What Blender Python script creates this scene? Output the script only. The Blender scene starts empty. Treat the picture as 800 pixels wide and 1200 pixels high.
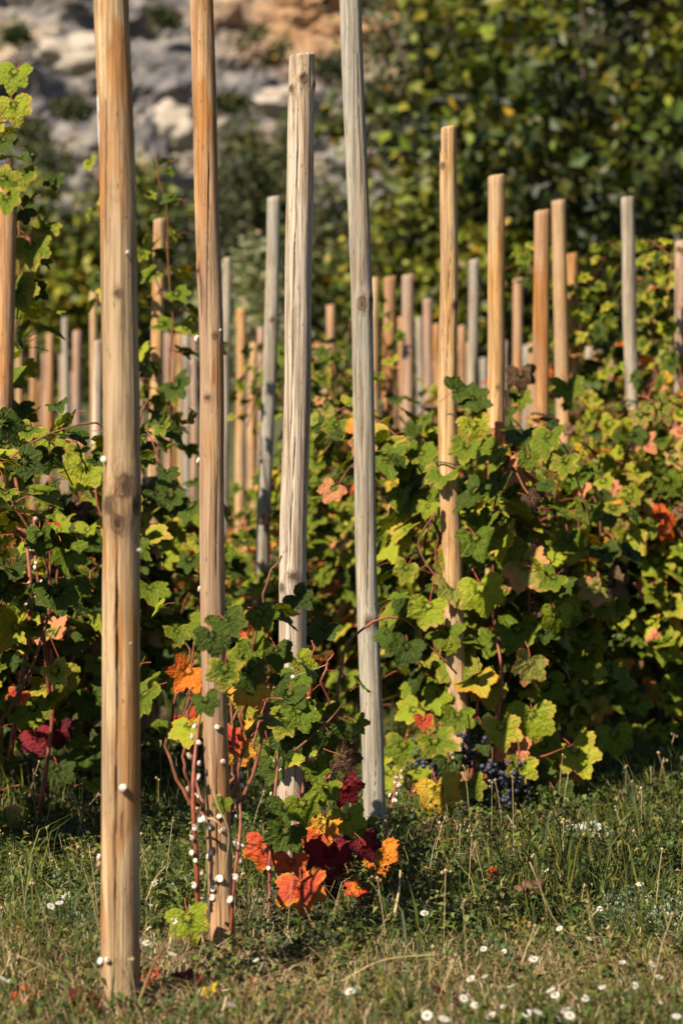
import bpy, math, random
import numpy as np
from mathutils import Vector, Matrix, noise as mn

R = math.radians
random.seed(7)
rng = np.random.default_rng(7)
sc = bpy.context.scene
C = sc.collection

# ------------------------------------------------------------------ camera, world, sun, exposure
F, HY, EYE = 2833.0, 540.0, 1.0          # focal length in photo pixels, horizon row, eye height (m)
cam_d = bpy.data.cameras.new('camera')
cam = bpy.data.objects.new('camera', cam_d); C.objects.link(cam)
cam.location = (0, 0, EYE); cam.rotation_euler = (R(90), 0, 0)
cam_d.sensor_fit = 'VERTICAL'; cam_d.sensor_height = 36; cam_d.sensor_width = 24
cam_d.lens = F / 1200 * 36
cam_d.shift_y = -60 / 1200
cam_d.clip_start = 0.1; cam_d.clip_end = 2000
cam_d.dof.use_dof = True; cam_d.dof.focus_distance = 5.5; cam_d.dof.aperture_fstop = 4.0
cam_d.dof.aperture_blades = 9
sc.camera = cam

SUN_EL, SUN_AZ = 44.0, 40.0               # azimuth: degrees to the left of straight behind the camera
to_sun = Vector((-math.sin(R(SUN_AZ)) * math.cos(R(SUN_EL)), -math.cos(R(SUN_AZ)) * math.cos(R(SUN_EL)), math.sin(R(SUN_EL))))
w = bpy.data.worlds.new('World'); sc.world = w; w.use_nodes = True
nt = w.node_tree; bg = nt.nodes['Background']
sky = nt.nodes.new('ShaderNodeTexSky'); sky.sky_type = 'NISHITA'; sky.sun_disc = False
sky.sun_elevation = R(SUN_EL)
sky.altitude = 1400; sky.air_density = 0.8; sky.dust_density = 0.6   # clear mountain air
sky.sun_rotation = math.atan2(to_sun.x, to_sun.y)
nt.links.new(sky.outputs[0], bg.inputs[0]); bg.inputs[1].default_value = 0.05
sl = bpy.data.lights.new('sun', 'SUN'); sl.energy = 5.0; sl.angle = R(0.5); sl.color = (1.0, 0.88, 0.72)
so = bpy.data.objects.new('sun', sl); C.objects.link(so)
so.rotation_euler = to_sun.to_track_quat('Z', 'Y').to_euler(); so.location = to_sun * 30
sc.view_settings.view_transform = 'Standard'; sc.view_settings.look = 'None'
sc.view_settings.exposure = 1.0; sc.view_settings.gamma = 1.0
sc.render.engine = 'CYCLES'
cy = sc.cycles
cy.use_denoising = True
cy.max_bounces = 6; cy.diffuse_bounces = 3; cy.glossy_bounces = 2; cy.transmission_bounces = 4
cy.sample_clamp_indirect = 4.0
cy.caustics_reflective = False; cy.caustics_refractive = False


def W(px, py, d):                          # photo pixel + depth -> world point
    return Vector(((px - 400) / F * d, d, EYE - (py - HY) / F * d))


# ------------------------------------------------------------------ node helpers
class NB:
    def __init__(self, name):
        self.m = bpy.data.materials.new(name); self.m.use_nodes = True
        self.t = self.m.node_tree; self.t.nodes.clear()
        self.out = self.t.nodes.new('ShaderNodeOutputMaterial')

    def n(self, typ, **kw):
        nd = self.t.nodes.new(typ)
        for k, v in kw.items(): setattr(nd, k, v)
        return nd

    def put(self, sock, v):
        if hasattr(v, 'is_linked'): self.t.links.new(v, sock)
        elif isinstance(v, (tuple, list)) and len(v) == 3 and sock.type == 'RGBA': sock.default_value = (*v, 1)
        else: sock.default_value = v

    def math(self, op, a, b=0.0, c=None, clamp=False):
        nd = self.n('ShaderNodeMath', operation=op, use_clamp=clamp)
        self.put(nd.inputs[0], a); self.put(nd.inputs[1], b)
        if c is not None: self.put(nd.inputs[2], c)
        return nd.outputs[0]

    def mix(self, f, a, b, mode='MIX'):
        nd = self.n('ShaderNodeMix', data_type='RGBA', blend_type=mode)
        self.put(nd.inputs[0], f); self.put(nd.inputs[6], a); self.put(nd.inputs[7], b)
        return nd.outputs[2]

    def step(self, v, lo, hi):             # smooth step, clamped
        nd = self.n('ShaderNodeMapRange', interpolation_type='SMOOTHSTEP')
        self.put(nd.inputs[0], v); nd.inputs[1].default_value = lo; nd.inputs[2].default_value = hi
        return nd.outputs[0]

    def noise(self, vec, scale, detail=3, rough=0.55, dist=0.0):
        nd = self.n('ShaderNodeTexNoise')
        self.put(nd.inputs['Vector'], vec); nd.inputs['Scale'].default_value = scale
        nd.inputs['Detail'].default_value = detail; nd.inputs['Roughness'].default_value = rough
        nd.inputs['Distortion'].default_value = dist
        return nd.outputs[0]

    def obj(self):
        return self.n('ShaderNodeTexCoord').outputs['Object']

    def scaled(self, vec, s, loc=None):
        nd = self.n('ShaderNodeMapping'); self.put(nd.inputs[0], vec); nd.inputs[3].default_value = s
        if loc is not None: self.put(nd.inputs[1], loc)
        return nd.outputs[0]

    def attr(self, name):
        return self.n('ShaderNodeAttribute', attribute_name=name)

    def sep(self, v):
        nd = self.n('ShaderNodeSeparateColor'); self.put(nd.inputs[0], v); return nd.outputs

    def bump(self, h, strength, dist):
        nd = self.n('ShaderNodeBump'); nd.inputs['Strength'].default_value = strength
        nd.inputs['Distance'].default_value = dist; self.put(nd.inputs['Height'], h); return nd.outputs[0]

    def surf(self, col, rough=0.7, spec=0.3, normal=None, transl=0.0, tcol=None, sheen=0):
        p = self.n('ShaderNodeBsdfPrincipled')
        self.put(p.inputs['Base Color'], col); self.put(p.inputs['Roughness'], rough)
        self.put(p.inputs['Specular IOR Level'], spec)
        if normal is not None: self.put(p.inputs['Normal'], normal)
        res = p.outputs[0]
        if transl:
            t = self.n('ShaderNodeBsdfTranslucent'); self.put(t.inputs[0], tcol if tcol is not None else col)
            if normal is not None: self.put(t.inputs['Normal'], normal)
            mx = self.n('ShaderNodeMixShader'); mx.inputs[0].default_value = transl
            self.t.links.new(res, mx.inputs[1]); self.t.links.new(t.outputs[0], mx.inputs[2]); res = mx.outputs[0]
        self.t.links.new(res, self.out.inputs[0])
        return self.m


# ------------------------------------------------------------------ mesh helpers
def mesh_np(name, verts, faces, mats=(), attrs=None, smooth=True, mat_idx=None):
    """faces: list of (k x n) int arrays with n corners each."""
    me = bpy.data.meshes.new(name)
    verts = np.asarray(verts, np.float32)
    me.vertices.add(len(verts)); me.vertices.foreach_set('co', verts.ravel())
    arrs = [np.asarray(f, np.int32) for f in faces if len(f)]
    nl = sum(a.size for a in arrs); npoly = sum(len(a) for a in arrs)
    me.loops.add(nl); me.polygons.add(npoly)
    me.loops.foreach_set('vertex_index', np.concatenate([a.ravel() for a in arrs]))
    tot = np.concatenate([np.full(len(a), a.shape[1], np.int32) for a in arrs])
    st = np.concatenate([[0], np.cumsum(tot)[:-1]]).astype(np.int32)
    me.polygons.foreach_set('loop_start', st)
    try: me.polygons.foreach_set('loop_total', tot)
    except Exception: pass
    if mat_idx is not None: me.polygons.foreach_set('material_index', np.asarray(mat_idx, np.int32))
    me.polygons.foreach_set('use_smooth', np.full(npoly, smooth, bool))
    for m in mats: me.materials.append(m)
    for k, v in (attrs or {}).items():
        v = np.asarray(v, np.float32)
        if v.ndim == 1: v = np.stack([v] * 3, 1)
        if v.shape[1] == 3: v = np.concatenate([v, np.ones((len(v), 1), np.float32)], 1)
        a = me.attributes.new(k, 'FLOAT_COLOR', 'POINT'); a.data.foreach_set('color', v.ravel())
    me.update(calc_edges=True); me.validate()
    return me


def ob(name, me, parent=None, loc=None):
    o = bpy.data.objects.new(name, me); C.objects.link(o)
    if parent is not None: o.parent = parent
    if loc is not None: o.location = loc
    return o


def tag(o, label, cat, group=None, kind=None):
    o['label'] = label
    if cat: o['category'] = cat
    if group: o['group'] = group
    if kind: o['kind'] = kind
    return o


def thing(name, label, cat, loc=(0, 0, 0), group=None):
    o = bpy.data.objects.new(name, None); C.objects.link(o); o.location = loc
    o.empty_display_size = 0.05
    return tag(o, label, cat, group)


def tube(pts, radii, sides=6, cap=True):
    """returns verts, quads, tris (numpy) of a tube along pts"""
    pts = np.asarray(pts, float); n = len(pts)
    radii = np.broadcast_to(np.asarray(radii, float), (n,))
    tan = np.gradient(pts, axis=0); tan /= np.linalg.norm(tan, axis=1, keepdims=True) + 1e-9
    ref = np.array([0.3, 0.9, 0.2]) if abs(tan[:, 1]).mean() < 0.8 else np.array([1.0, 0.1, 0.2])
    u = np.cross(tan, ref); u /= np.linalg.norm(u, axis=1, keepdims=True) + 1e-9
    v = np.cross(tan, u)
    a = np.arange(sides) * 2 * math.pi / sides
    V = (pts[:, None] + radii[:, None, None] * (np.cos(a)[None, :, None] * u[:, None] + np.sin(a)[None, :, None] * v[:, None])).reshape(-1, 3)
    i = np.arange(n - 1)[:, None] * sides; j = np.arange(sides)[None]; k = (j + 1) % sides
    Q = np.stack([i + j, i + k, i + k + sides, i + j + sides], -1).reshape(-1, 4)
    T = np.zeros((0, 3), int)
    if cap:
        V = np.concatenate([V, pts[:1], pts[-1:]]); c0, c1 = len(V) - 2, len(V) - 1
        j = np.arange(sides); k = (j + 1) % sides; b = (n - 1) * sides
        T = np.concatenate([np.stack([k, j, np.full(sides, c0)], 1), np.stack([b + j, b + k, np.full(sides, c1)], 1)])
    return V, Q, T


class Join:
    def __init__(self): self.v, self.q, self.t, self.n = [], [], [], 0
    def add(self, V, Q=None, T=None):
        self.v.append(V)
        if Q is not None and len(Q): self.q.append(np.asarray(Q) + self.n)
        if T is not None and len(T): self.t.append(np.asarray(T) + self.n)
        self.n += len(V); return self
    def mesh(self, name, mat, smooth=True):
        return mesh_np(name, np.concatenate(self.v), [np.concatenate(x) for x in (self.q, self.t) if x], [mat], smooth=smooth)


def tmesh(name, pts, radii, mat, sides=6):
    V, Q, T = tube(pts, radii, sides)
    return mesh_np(name, V, [Q, T], [mat])


def spline(pts, n):
    """Catmull-Rom through control points"""
    P = np.asarray(pts, float)
    P = np.concatenate([[2 * P[0] - P[1]], P, [2 * P[-1] - P[-2]]])
    m = len(P) - 3
    t = np.linspace(0, m - 1e-6, n); i = t.astype(int); f = (t - i)[:, None]
    a, b, c, d = P[i], P[i + 1], P[i + 2], P[i + 3]
    return 0.5 * ((2 * b) + (c - a) * f + (2 * a - 5 * b + 4 * c - d) * f ** 2 + (3 * b - a - 3 * c + d) * f ** 3)


# ------------------------------------------------------------------ materials
def wood(name, pale, streak, dark, grey, streak_amt, bump=0.35):
    b = NB(name); o = b.obj()
    rnd = b.n('ShaderNodeObjectInfo').outputs['Random']
    cmb = b.n('ShaderNodeCombineXYZ'); b.put(cmb.inputs[2], b.math('MULTIPLY', rnd, 40.0))
    off = cmb.outputs[0]
    fine = b.noise(b.scaled(o, (220, 220, 5), off), 1.0, 4, 0.6)
    grain = b.noise(b.scaled(o, (70, 70, 2.2), off), 1.0, 4, 0.6, 0.4)
    patch = b.noise(b.scaled(o, (26, 26, 3.0), off), 1.0, 3, 0.5, 0.8)
    tone = b.noise(b.scaled(o, (9, 9, 2.2), off), 1.0, 3)
    col = b.mix(b.math('MULTIPLY', b.step(patch, 0.47, 0.57), streak_amt), pale, streak)
    col = b.mix(b.math('MULTIPLY', b.step(grain, 0.44, 0.62), 0.75), col, dark)
    col = b.mix(b.math('MULTIPLY', b.step(tone, 0.42, 0.60), 0.65), col, grey)
    col = b.mix(b.math('MULTIPLY', b.step(fine, 0.46, 0.66), 0.5), col, b.mix(0.75, col, (0.045, 0.03, 0.02)))
    line = b.noise(b.scaled(o, (420, 420, 3.0), off), 1.0, 2, 0.5)
    col = b.mix(b.math('MULTIPLY', b.step(line, 0.60, 0.68), 0.55), col, (0.06, 0.036, 0.022))
    blot = b.noise(b.scaled(o, (40, 40, 14), off), 1.0, 5, 0.7)
    col = b.mix(b.math('MULTIPLY', b.step(blot, 0.56, 0.68), 0.4), col, b.mix(0.6, col, (0.05, 0.03, 0.02)))
    speck = b.noise(b.scaled(o, (160, 160, 60), off), 1.0, 2)
    col = b.mix(b.math('MULTIPLY', b.step(speck, 0.66, 0.72), 0.55), col, (0.06, 0.04, 0.03))
    m = b.sep(b.attr('mark').outputs[0])
    rings = b.math('SINE', b.math('ADD', b.math('MULTIPLY', m[1], 11.0), b.math('MULTIPLY', blot, 24.0)))
    kn = b.mix(b.step(rings, -0.3, 0.8), (0.17, 0.10, 0.055), (0.045, 0.027, 0.018))
    kn = b.mix(b.step(m[1], 0.75, 1.0), kn, (0.03, 0.02, 0.014))
    col = b.mix(b.math('MULTIPLY', b.step(b.math('ADD', m[1], b.math('MULTIPLY', b.math('SUBTRACT', blot, 0.5), 0.9)), 0.12, 0.85), 0.85), col, kn)        # knot wood
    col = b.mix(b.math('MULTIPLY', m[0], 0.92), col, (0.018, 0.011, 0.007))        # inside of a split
    col = b.mix(m[2], col, (0.7, 0.68, 0.64))                                    # dried white splash
    h = b.math('ADD', b.math('MULTIPLY', fine, 0.6), b.math('ADD', b.math('MULTIPLY', grain, 1.0), b.math('MULTIPLY', b.step(line, 0.58, 0.68), -0.6)))
    return b.surf(col, 0.82, 0.15, b.bump(h, 0.6, 0.005))


M = {}
M['tan'] = wood('weathered_tan_wood', (0.54, 0.385, 0.215), (0.40, 0.17, 0.042), (0.26, 0.135, 0.055), (0.33, 0.235, 0.145), 0.9)
M['tan2'] = wood('reddish_tan_wood', (0.49, 0.305, 0.155), (0.38, 0.165, 0.045), (0.22, 0.10, 0.045), (0.33, 0.235, 0.16), 0.9)
M['bleached'] = wood('bleached_wood', (0.55, 0.455, 0.35), (0.42, 0.295, 0.18), (0.22, 0.15, 0.10), (0.42, 0.345, 0.27), 0.75)
M['grey'] = wood('grey_green_wood', (0.40, 0.35, 0.265), (0.31, 0.235, 0.155), (0.15, 0.115, 0.085), (0.33, 0.315, 0.265), 0.7)
M['honey'] = wood('honey_wood', (0.60, 0.39, 0.185), (0.48, 0.24, 0.07), (0.28, 0.13, 0.05), (0.40, 0.28, 0.17), 0.7)
M['amber'] = wood('amber_wood', (0.48, 0.255, 0.10), (0.42, 0.17, 0.04), (0.20, 0.085, 0.03), (0.38, 0.25, 0.16), 0.8)
M['rose'] = wood('dusty_wood', (0.46, 0.30, 0.21), (0.38, 0.22, 0.13), (0.22, 0.13, 0.08), (0.36, 0.28, 0.22), 0.6)


def leafmat(name, ca, cb, edge, edge_amt, vein, joined=False, transl=0.2, spots=0.45, rough=0.5):
    b = NB(name)
    lf = b.sep(b.attr('lf').outputs[0])
    if joined: rnd = b.sep(b.attr('rnd').outputs[0])[0]
    else: rnd = b.n('ShaderNodeObjectInfo').outputs['Random']
    r2 = b.math('FRACT', b.math('MULTIPLY', rnd, 17.31)); r3 = b.math('FRACT', b.math('MULTIPLY', rnd, 71.7))
    o = b.obj()
    if joined: nz = b.noise(o, 30.0, 2)
    else:
        cmb = b.n('ShaderNodeCombineXYZ'); b.put(cmb.inputs[0], b.math('MULTIPLY', rnd, 60.0))
        o = b.scaled(o, (1, 1, 1), cmb.outputs[0]); nz = b.noise(o, 3.2, 4, 0.6)
    col = b.mix(rnd, ca, cb)
    col = b.mix(b.math('MULTIPLY', b.step(r3, 0.0, 1.0), 0.35), col, b.mix(1.0, col, (0.45, 0.5, 0.45), 'MULTIPLY'))
    # margin turns first, from noise and age
    e = b.math('ADD', b.math('ADD', b.math('MULTIPLY', lf[0], 0.55), b.math('MULTIPLY', nz, 0.9)), b.math('MULTIPLY', r2, edge_amt))
    e = b.step(e, 0.98, 1.35)
    col = b.mix(e, col, edge)
    if not joined:
        mott = b.noise(o, 9.0, 3)
        col = b.mix(b.math('MULTIPLY', mott, 0.35), col, b.mix(1.0, col, (0.5, 0.55, 0.5), 'MULTIPLY'))
        side = b.math('FRACT', b.math('MULTIPLY', b.math('SUBTRACT', lf[2], b.math('MULTIPLY', lf[1], 0.8)), 8.0))
        sv = b.math('MULTIPLY', b.step(b.math('ABSOLUTE', b.math('SUBTRACT', side, 0.5)), 0.42, 0.5), 0.16)
        mv = b.math('SUBTRACT', 1.0, b.step(lf[1], 0.003, 0.018))
        vf = b.math('MAXIMUM', b.math('MULTIPLY', mv, 0.45), sv)
        col = b.mix(vf, col, vein)
        sp = b.noise(o, 14.0, 2)
        col = b.mix(b.math('MULTIPLY', b.step(sp, 0.66, 0.72), spots), col, (0.10, 0.045, 0.02))
        nrm = b.bump(b.math('ADD', b.math('MULTIPLY', vf, -0.7), mott), 0.45, 0.035)
    else: nrm = None
    tc = b.mix(1.0, col, (1.25, 1.15, 0.6), 'MULTIPLY')
    return b.surf(col, rough, 0.16, nrm, transl, tc)


LEAF = {
    'green':  ((0.080, 0.125, 0.005), (0.145, 0.185, 0.007), (0.30, 0.24, 0.03), 0.30, (0.26, 0.29, 0.05)),
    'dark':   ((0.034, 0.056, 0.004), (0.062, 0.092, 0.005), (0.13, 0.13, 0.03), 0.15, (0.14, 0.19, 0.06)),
    'lime':   ((0.20, 0.255, 0.008), (0.30, 0.31, 0.012), (0.46, 0.30, 0.05), 0.30, (0.40, 0.42, 0.12)),
    'yellow': ((0.40, 0.34, 0.03), (0.60, 0.38, 0.03), (0.62, 0.20, 0.02), 0.5, (0.55, 0.5, 0.1)),
    'orange': ((0.62, 0.20, 0.015), (0.66, 0.12, 0.015), (0.50, 0.03, 0.02), 0.5, (0.65, 0.36, 0.05)),
    'red':    ((0.50, 0.045, 0.03), (0.60, 0.10, 0.02), (0.62, 0.24, 0.02), 0.3, (0.52, 0.20, 0.05)),
    'purple': ((0.13, 0.010, 0.016), (0.22, 0.014, 0.022), (0.05, 0.008, 0.01), 0.4, (0.28, 0.03, 0.03)),
    'brown':  ((0.13, 0.075, 0.035), (0.24, 0.13, 0.07), (0.07, 0.035, 0.02), 0.5, (0.26, 0.16, 0.08)),
    'peach':  ((0.20, 0.24, 0.03), (0.30, 0.26, 0.05), (0.58, 0.22, 0.10), 1.0, (0.5, 0.3, 0.14)),
}
CATS = list(LEAF)
for k, v in LEAF.items():
    M['leaf_' + k] = leafmat('leaf_' + k, *v)
    M['far_' + k] = leafmat('far_leaf_' + k, *v, joined=True)


def simple(name, col, rough=0.7, spec=0.3, var=None, scale=20.0, bump=0.0, transl=0.0):
    b = NB(name); c = col; nrm = None
    if var is not None:
        nz = b.noise(b.obj(), scale, 4); c = b.mix(b.step(nz, 0.35, 0.68), col, var)
        if bump: nrm = b.bump(nz, bump, 0.01)
    return b.surf(c, rough, spec, nrm, transl)


M['cane'] = simple('vine_cane', (0.22, 0.075, 0.035), 0.6, 0.3, (0.10, 0.045, 0.025), 40, 0.3)
M['cane_red'] = simple('red_cane', (0.30, 0.075, 0.04), 0.5, 0.35, (0.16, 0.05, 0.03), 40, 0.2)
M['petiole'] = simple('petiole', (0.30, 0.16, 0.05), 0.5, 0.3, (0.34, 0.06, 0.04), 1.5)
M['vtrunk'] = simple('vine_trunk', (0.10, 0.07, 0.05), 0.9, 0.1, (0.035, 0.025, 0.02), 45, 0.8)
M['straw'] = simple('straw', (0.42, 0.32, 0.17), 0.7, 0.2, (0.28, 0.19, 0.09), 30)
M['wire'] = simple('wire', (0.06, 0.045, 0.04), 0.6, 0.4)
M['petal'] = simple('petal', (0.80, 0.79, 0.75), 0.6, 0.2, transl=0.25)
M['disc'] = simple('flower_disc', (0.62, 0.42, 0.03), 0.7, 0.2, (0.45, 0.28, 0.02), 300)
M['stem'] = simple('flower_stem', (0.10, 0.16, 0.04), 0.6, 0.3)
M['bark'] = simple('tree_bark', (0.11, 0.085, 0.06), 0.9, 0.1, (0.05, 0.04, 0.03), 6, 0.6)
b = NB('snail_shell'); lf = b.sep(b.attr('lf').outputs[0]); nz = b.noise(b.obj(), 2.0, 3)
band = b.step(b.math('ABSOLUTE', b.math('SUBTRACT', lf[0], 0.5)), 0.02, 0.09)
c = b.mix(b.math('MULTIPLY', b.math('ADD', nz, b.n('ShaderNodeObjectInfo').outputs['Random']), 0.5), (0.80, 0.76, 0.68), (0.50, 0.42, 0.33))
c = b.mix(b.math('MULTIPLY', b.math('SUBTRACT', 1.0, band), 0.35), c, (0.28, 0.17, 0.09))
c = b.mix(b.step(lf[1], 0.86, 1.0), c, (0.30, 0.20, 0.13))
M['snail'] = b.surf(c, 0.45, 0.4, b.bump(b.noise(b.scaled(b.obj(), (1, 1, 1)), 9.0, 2), 0.15, 0.03))
b = NB('grape_skin'); nz = b.noise(b.obj(), 60.0, 3)
M['grape'] = b.surf(b.mix(b.step(nz, 0.35, 0.7), (0.010, 0.010, 0.020), (0.045, 0.055, 0.09)), 0.5, 0.4)
b = NB('stone'); o = b.obj(); nz = b.noise(o, 25.0, 5, 0.65)
M['stone'] = b.surf(b.mix(nz, (0.30, 0.27, 0.24), (0.55, 0.52, 0.48)), 0.85, 0.2, b.bump(nz, 0.5, 0.01))


def vcol(name, transl=0.25, rough=0.55, spec=0.3):
    b = NB(name); c = b.attr('col').outputs[0]
    return b.surf(c, rough, spec, None, transl, b.mix(1.0, c, (1.2, 1.1, 0.6), 'MULTIPLY'))


M['grassblade'] = vcol('grass_blade', 0.3)
M['weedleaf'] = vcol('weed_leaf', 0.2)
M['treeleaf'] = vcol('tree_leaf', 0.12, 0.5, 0.3)

b = NB('soil'); o = b.n('ShaderNodeNewGeometry').outputs['Position']
n1 = b.noise(o, 9.0, 6, 0.65); n2 = b.noise(o, 0.9, 4); n3 = b.noise(o, 60.0, 4, 0.7)
c = b.mix(b.step(n1, 0.35, 0.65), (0.055, 0.040, 0.022), (0.13, 0.10, 0.055))
c = b.mix(b.math('MULTIPLY', b.step(n2, 0.42, 0.62), 0.75), c, (0.035, 0.055, 0.014))
c = b.mix(b.math('MULTIPLY', b.step(n3, 0.55, 0.72), 0.6), c, (0.26, 0.20, 0.11))
M['soil'] = b.surf(c, 0.95, 0.1, b.bump(b.math('ADD', n1, b.math('MULTIPLY', n3, 0.3)), 0.8, 0.03))

b = NB('cliff_rock'); o = b.obj()
big = b.noise(o, 0.11, 5, 0.6, 0.5); mid = b.noise(b.scaled(o, (1, 1, 1.7)), 0.5, 6, 0.65, 0.6); fin = b.noise(o, 3.0, 5, 0.7)
strat = b.noise(b.scaled(o, (0.25, 0.25, 1.6)), 1.0, 5, 0.6, 0.6)
c = b.mix(b.step(mid, 0.38, 0.66), (0.115, 0.112, 0.12), (0.27, 0.245, 0.225))
c = b.mix(b.math('MULTIPLY', b.step(big, 0.50, 0.62), 0.8), c, (0.48, 0.38, 0.26))
c = b.mix(b.math('MULTIPLY', b.step(strat, 0.58, 0.68), 0.7), c, (0.42, 0.36, 0.29))
c = b.mix(b.math('MULTIPLY', b.step(fin, 0.5, 0.75), 0.55), c, (0.05, 0.048, 0.05))
rust = b.sep(b.attr('col').outputs[0])[0]
c = b.mix(b.math('MULTIPLY', rust, 0.85), c, b.mix(fin, (0.52, 0.30, 0.14), (0.36, 0.22, 0.12)))
M['cliff'] = b.surf(c, 0.95, 0.1, b.bump(b.math('ADD', fin, mid), 0.9, 0.35))
b = NB('pale_boulder'); fin = b.noise(b.obj(), 3.0, 5, 0.7)
M['boulder'] = b.surf(b.mix(fin, (0.46, 0.39, 0.31), (0.30, 0.26, 0.22)), 0.95, 0.1, b.bump(fin, 0.8, 0.2))
b = NB('hill_scrub'); fin = b.noise(b.obj(), 0.8, 6, 0.7)
M['hill'] = b.surf(b.mix(fin, (0.03, 0.045, 0.015), (0.13, 0.12, 0.06)), 0.95, 0.1, b.bump(fin, 0.8, 0.5))


# ------------------------------------------------------------------ ground, hill, cliff
def gh(x, y):
    return 0.018 * mn.noise(Vector((x * 1.3, y * 1.3, 0.3))) + 0.012 * mn.noise(Vector((x * 4.1, y * 4.1, 2.3)))


xs = np.concatenate([np.linspace(-260, -8, 16)[:-1], np.linspace(-8, -3, 11)[:-1], np.linspace(-3, 3, 91), np.linspace(3, 8, 11)[1:], np.linspace(8, 260, 16)[1:]])
ys = np.concatenate([np.linspace(-60, 2, 14)[:-1], np.linspace(2, 14, 181), np.linspace(14, 40, 40)[1:], np.linspace(40, 420, 30)[1:]])
XX, YY = np.meshgrid(xs, ys); ZZ = np.zeros_like(XX)
for i in range(len(ys)):
    for j in range(len(xs)):
        if abs(xs[j]) < 8 and 0 < ys[i] < 40: ZZ[i, j] = gh(xs[j], ys[i])


def gridq(nr, ncol):
    i, j = np.meshgrid(np.arange(nr - 1), np.arange(ncol - 1), indexing='ij'); a = (i * ncol + j).ravel()
    return np.stack([a, a + 1, a + ncol + 1, a + ncol], 1)


g = ob('ground', mesh_np('ground', np.stack([XX, YY, ZZ], -1).reshape(-1, 3), [gridq(len(ys), len(xs))], [M['soil']]))
tag(g, 'weedy brown vineyard soil under the grass', None, kind='structure')

# wooded slope rising behind the vineyard
xs = np.linspace(-120, 120, 61); ys = np.linspace(55, 260, 52); XX, YY = np.meshgrid(xs, ys)
ZZ = np.where(YY < 62, -0.6 + (YY - 55) * 0.1, (YY - 61) * 0.15)
for i in range(len(ys)):
    for j in range(len(xs)): ZZ[i, j] += min(1, max(0, (ys[i] - 60) / 20)) * 1.4 * mn.fractal(Vector((xs[j] * 0.09, ys[i] * 0.09, 1)), 1, 2, 4)
hl = ob('hill', mesh_np('hill', np.stack([XX, YY, ZZ], -1).reshape(-1, 3), [gridq(len(ys), len(xs))], [M['hill']]))
tag(hl, 'scrubby green slope rising behind the vineyard', None, kind='structure')

# rock face
nx, nz = 330, 210
xs = np.linspace(-58, 50, nx); zs = np.linspace(4, 62, nz)
V = np.zeros((nz, nx, 3)); COL = np.zeros((nz, nx))
for i, z in enumerate(zs):
    for j, x in enumerate(xs):
        p = Vector((x * 0.085, z * 0.13, 3.7))
        a = mn.ridged_multi_fractal(p, 0.9, 2.1, 5, 1.0, 2.0)
        c2 = mn.fractal(Vector((x * 0.35 + 9, z * 0.55 + 0.12 * x, 1.1)), 0.9, 2.1, 4)
        led = math.sin(z * 0.9 + 0.12 * x + 2.2 * mn.noise(Vector((x * 0.1, z * 0.1, 8))))
        V[i, j] = (x, 140 + (z - 10) * 0.55 - 1.9 * a - 1.6 * c2 - 0.5 * led, z)
        COL[i, j] = max(0.0, min(1.0, 1.4 - math.hypot((x + 1.4) / 5.5, (z - 28.5) / 4.2) + 0.5 * c2))
cl = ob('cliff', mesh_np('cliff', V.reshape(-1, 3), [gridq(nz, nx)], [M['cliff']], {'col': COL.ravel()}, smooth=False))
tag(cl, 'grey rock face with beige ledges above the wooded slope', None, kind='structure')


def rock_mesh(name, rad, seed, mat, sub=4, amp=0.35, flat=1.0):
    import bmesh
    bm = bmesh.new(); bmesh.ops.create_icosphere(bm, subdivisions=sub, radius=1)
    for v in bm.verts:
        p = v.co.copy()
        k = 1 + amp * mn.fractal(p * 1.1 + Vector((seed, 0, 0)), 0.8, 2, 4)
        v.co = Vector((p.x * rad[0] * k, p.y * rad[1] * k, p.z * rad[2] * k))
    me = bpy.data.meshes.new(name); bm.to_mesh(me); bm.free(); me.materials.append(mat)
    for p in me.polygons: p.use_smooth = sub > 3
    return me


for k, (px, py, d, rad, lab) in enumerate([
        (205, 150, 132, (1.7, 1.3, 1.3), 'pale rounded boulder bulging from the grey rock face'),
        (175, 178, 131, (1.0, 1.2, 1.9), 'tall grey slab of rock leaning beside the pale boulder'),
        (330, 120, 133, (1.7, 1.2, 0.8), 'beige flat boulder low on the rock face behind the split post'),
        (95, 62, 134, (2.4, 1.6, 1.1), 'long pale rock ledge high on the left of the cliff')]):
    o = ob('boulder', rock_mesh('boulder', rad, k * 7.3, M['boulder'] if k != 1 else M['cliff'], 4, 0.5), None, W(px, py, d))
    tag(o, lab, 'rock')

# ------------------------------------------------------------------ trees and shrubs behind
KITE = np.array([(0, 0, 0), (0.36, 0.42, 0.06), (0, 1.0, -0.08), (-0.36, 0.42, 0.06)])


def rand_frames(n, up=0.5, r=rng):
    nrm = r.normal(size=(n, 3)); nrm /= np.linalg.norm(nrm, axis=1, keepdims=True)
    nrm = nrm + np.array([to_sun.x * 0.4, to_sun.y * 0.4, up]); nrm /= np.linalg.norm(nrm, axis=1, keepdims=True)
    t = r.normal(size=(n, 3)) + np.array([0, 0, -0.5]); t -= (t * nrm).sum(1, keepdims=True) * nrm
    t /= np.linalg.norm(t, axis=1, keepdims=True)
    return np.cross(t, nrm), t, nrm


def leaf_cloud(name, P, size, col, mat):
    n = len(P); x, t, nn = rand_frames(n)
    s = (size * (0.6 + 0.8 * rng.random(n)))[:, None, None]
    V = P[:, None] + s * (KITE[None, :, 0:1] * x[:, None] + KITE[None, :, 1:2] * t[:, None] + KITE[None, :, 2:3] * nn[:, None])
    i = np.arange(n)[:, None] * 4
    T = np.concatenate([i + np.array([[0, 1, 2]]), i + np.array([[0, 2, 3]])])
    return mesh_np(name, V.reshape(-1, 3), [T], [mat], {'col': np.repeat(col, 4, 0)}, smooth=False)


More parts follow.
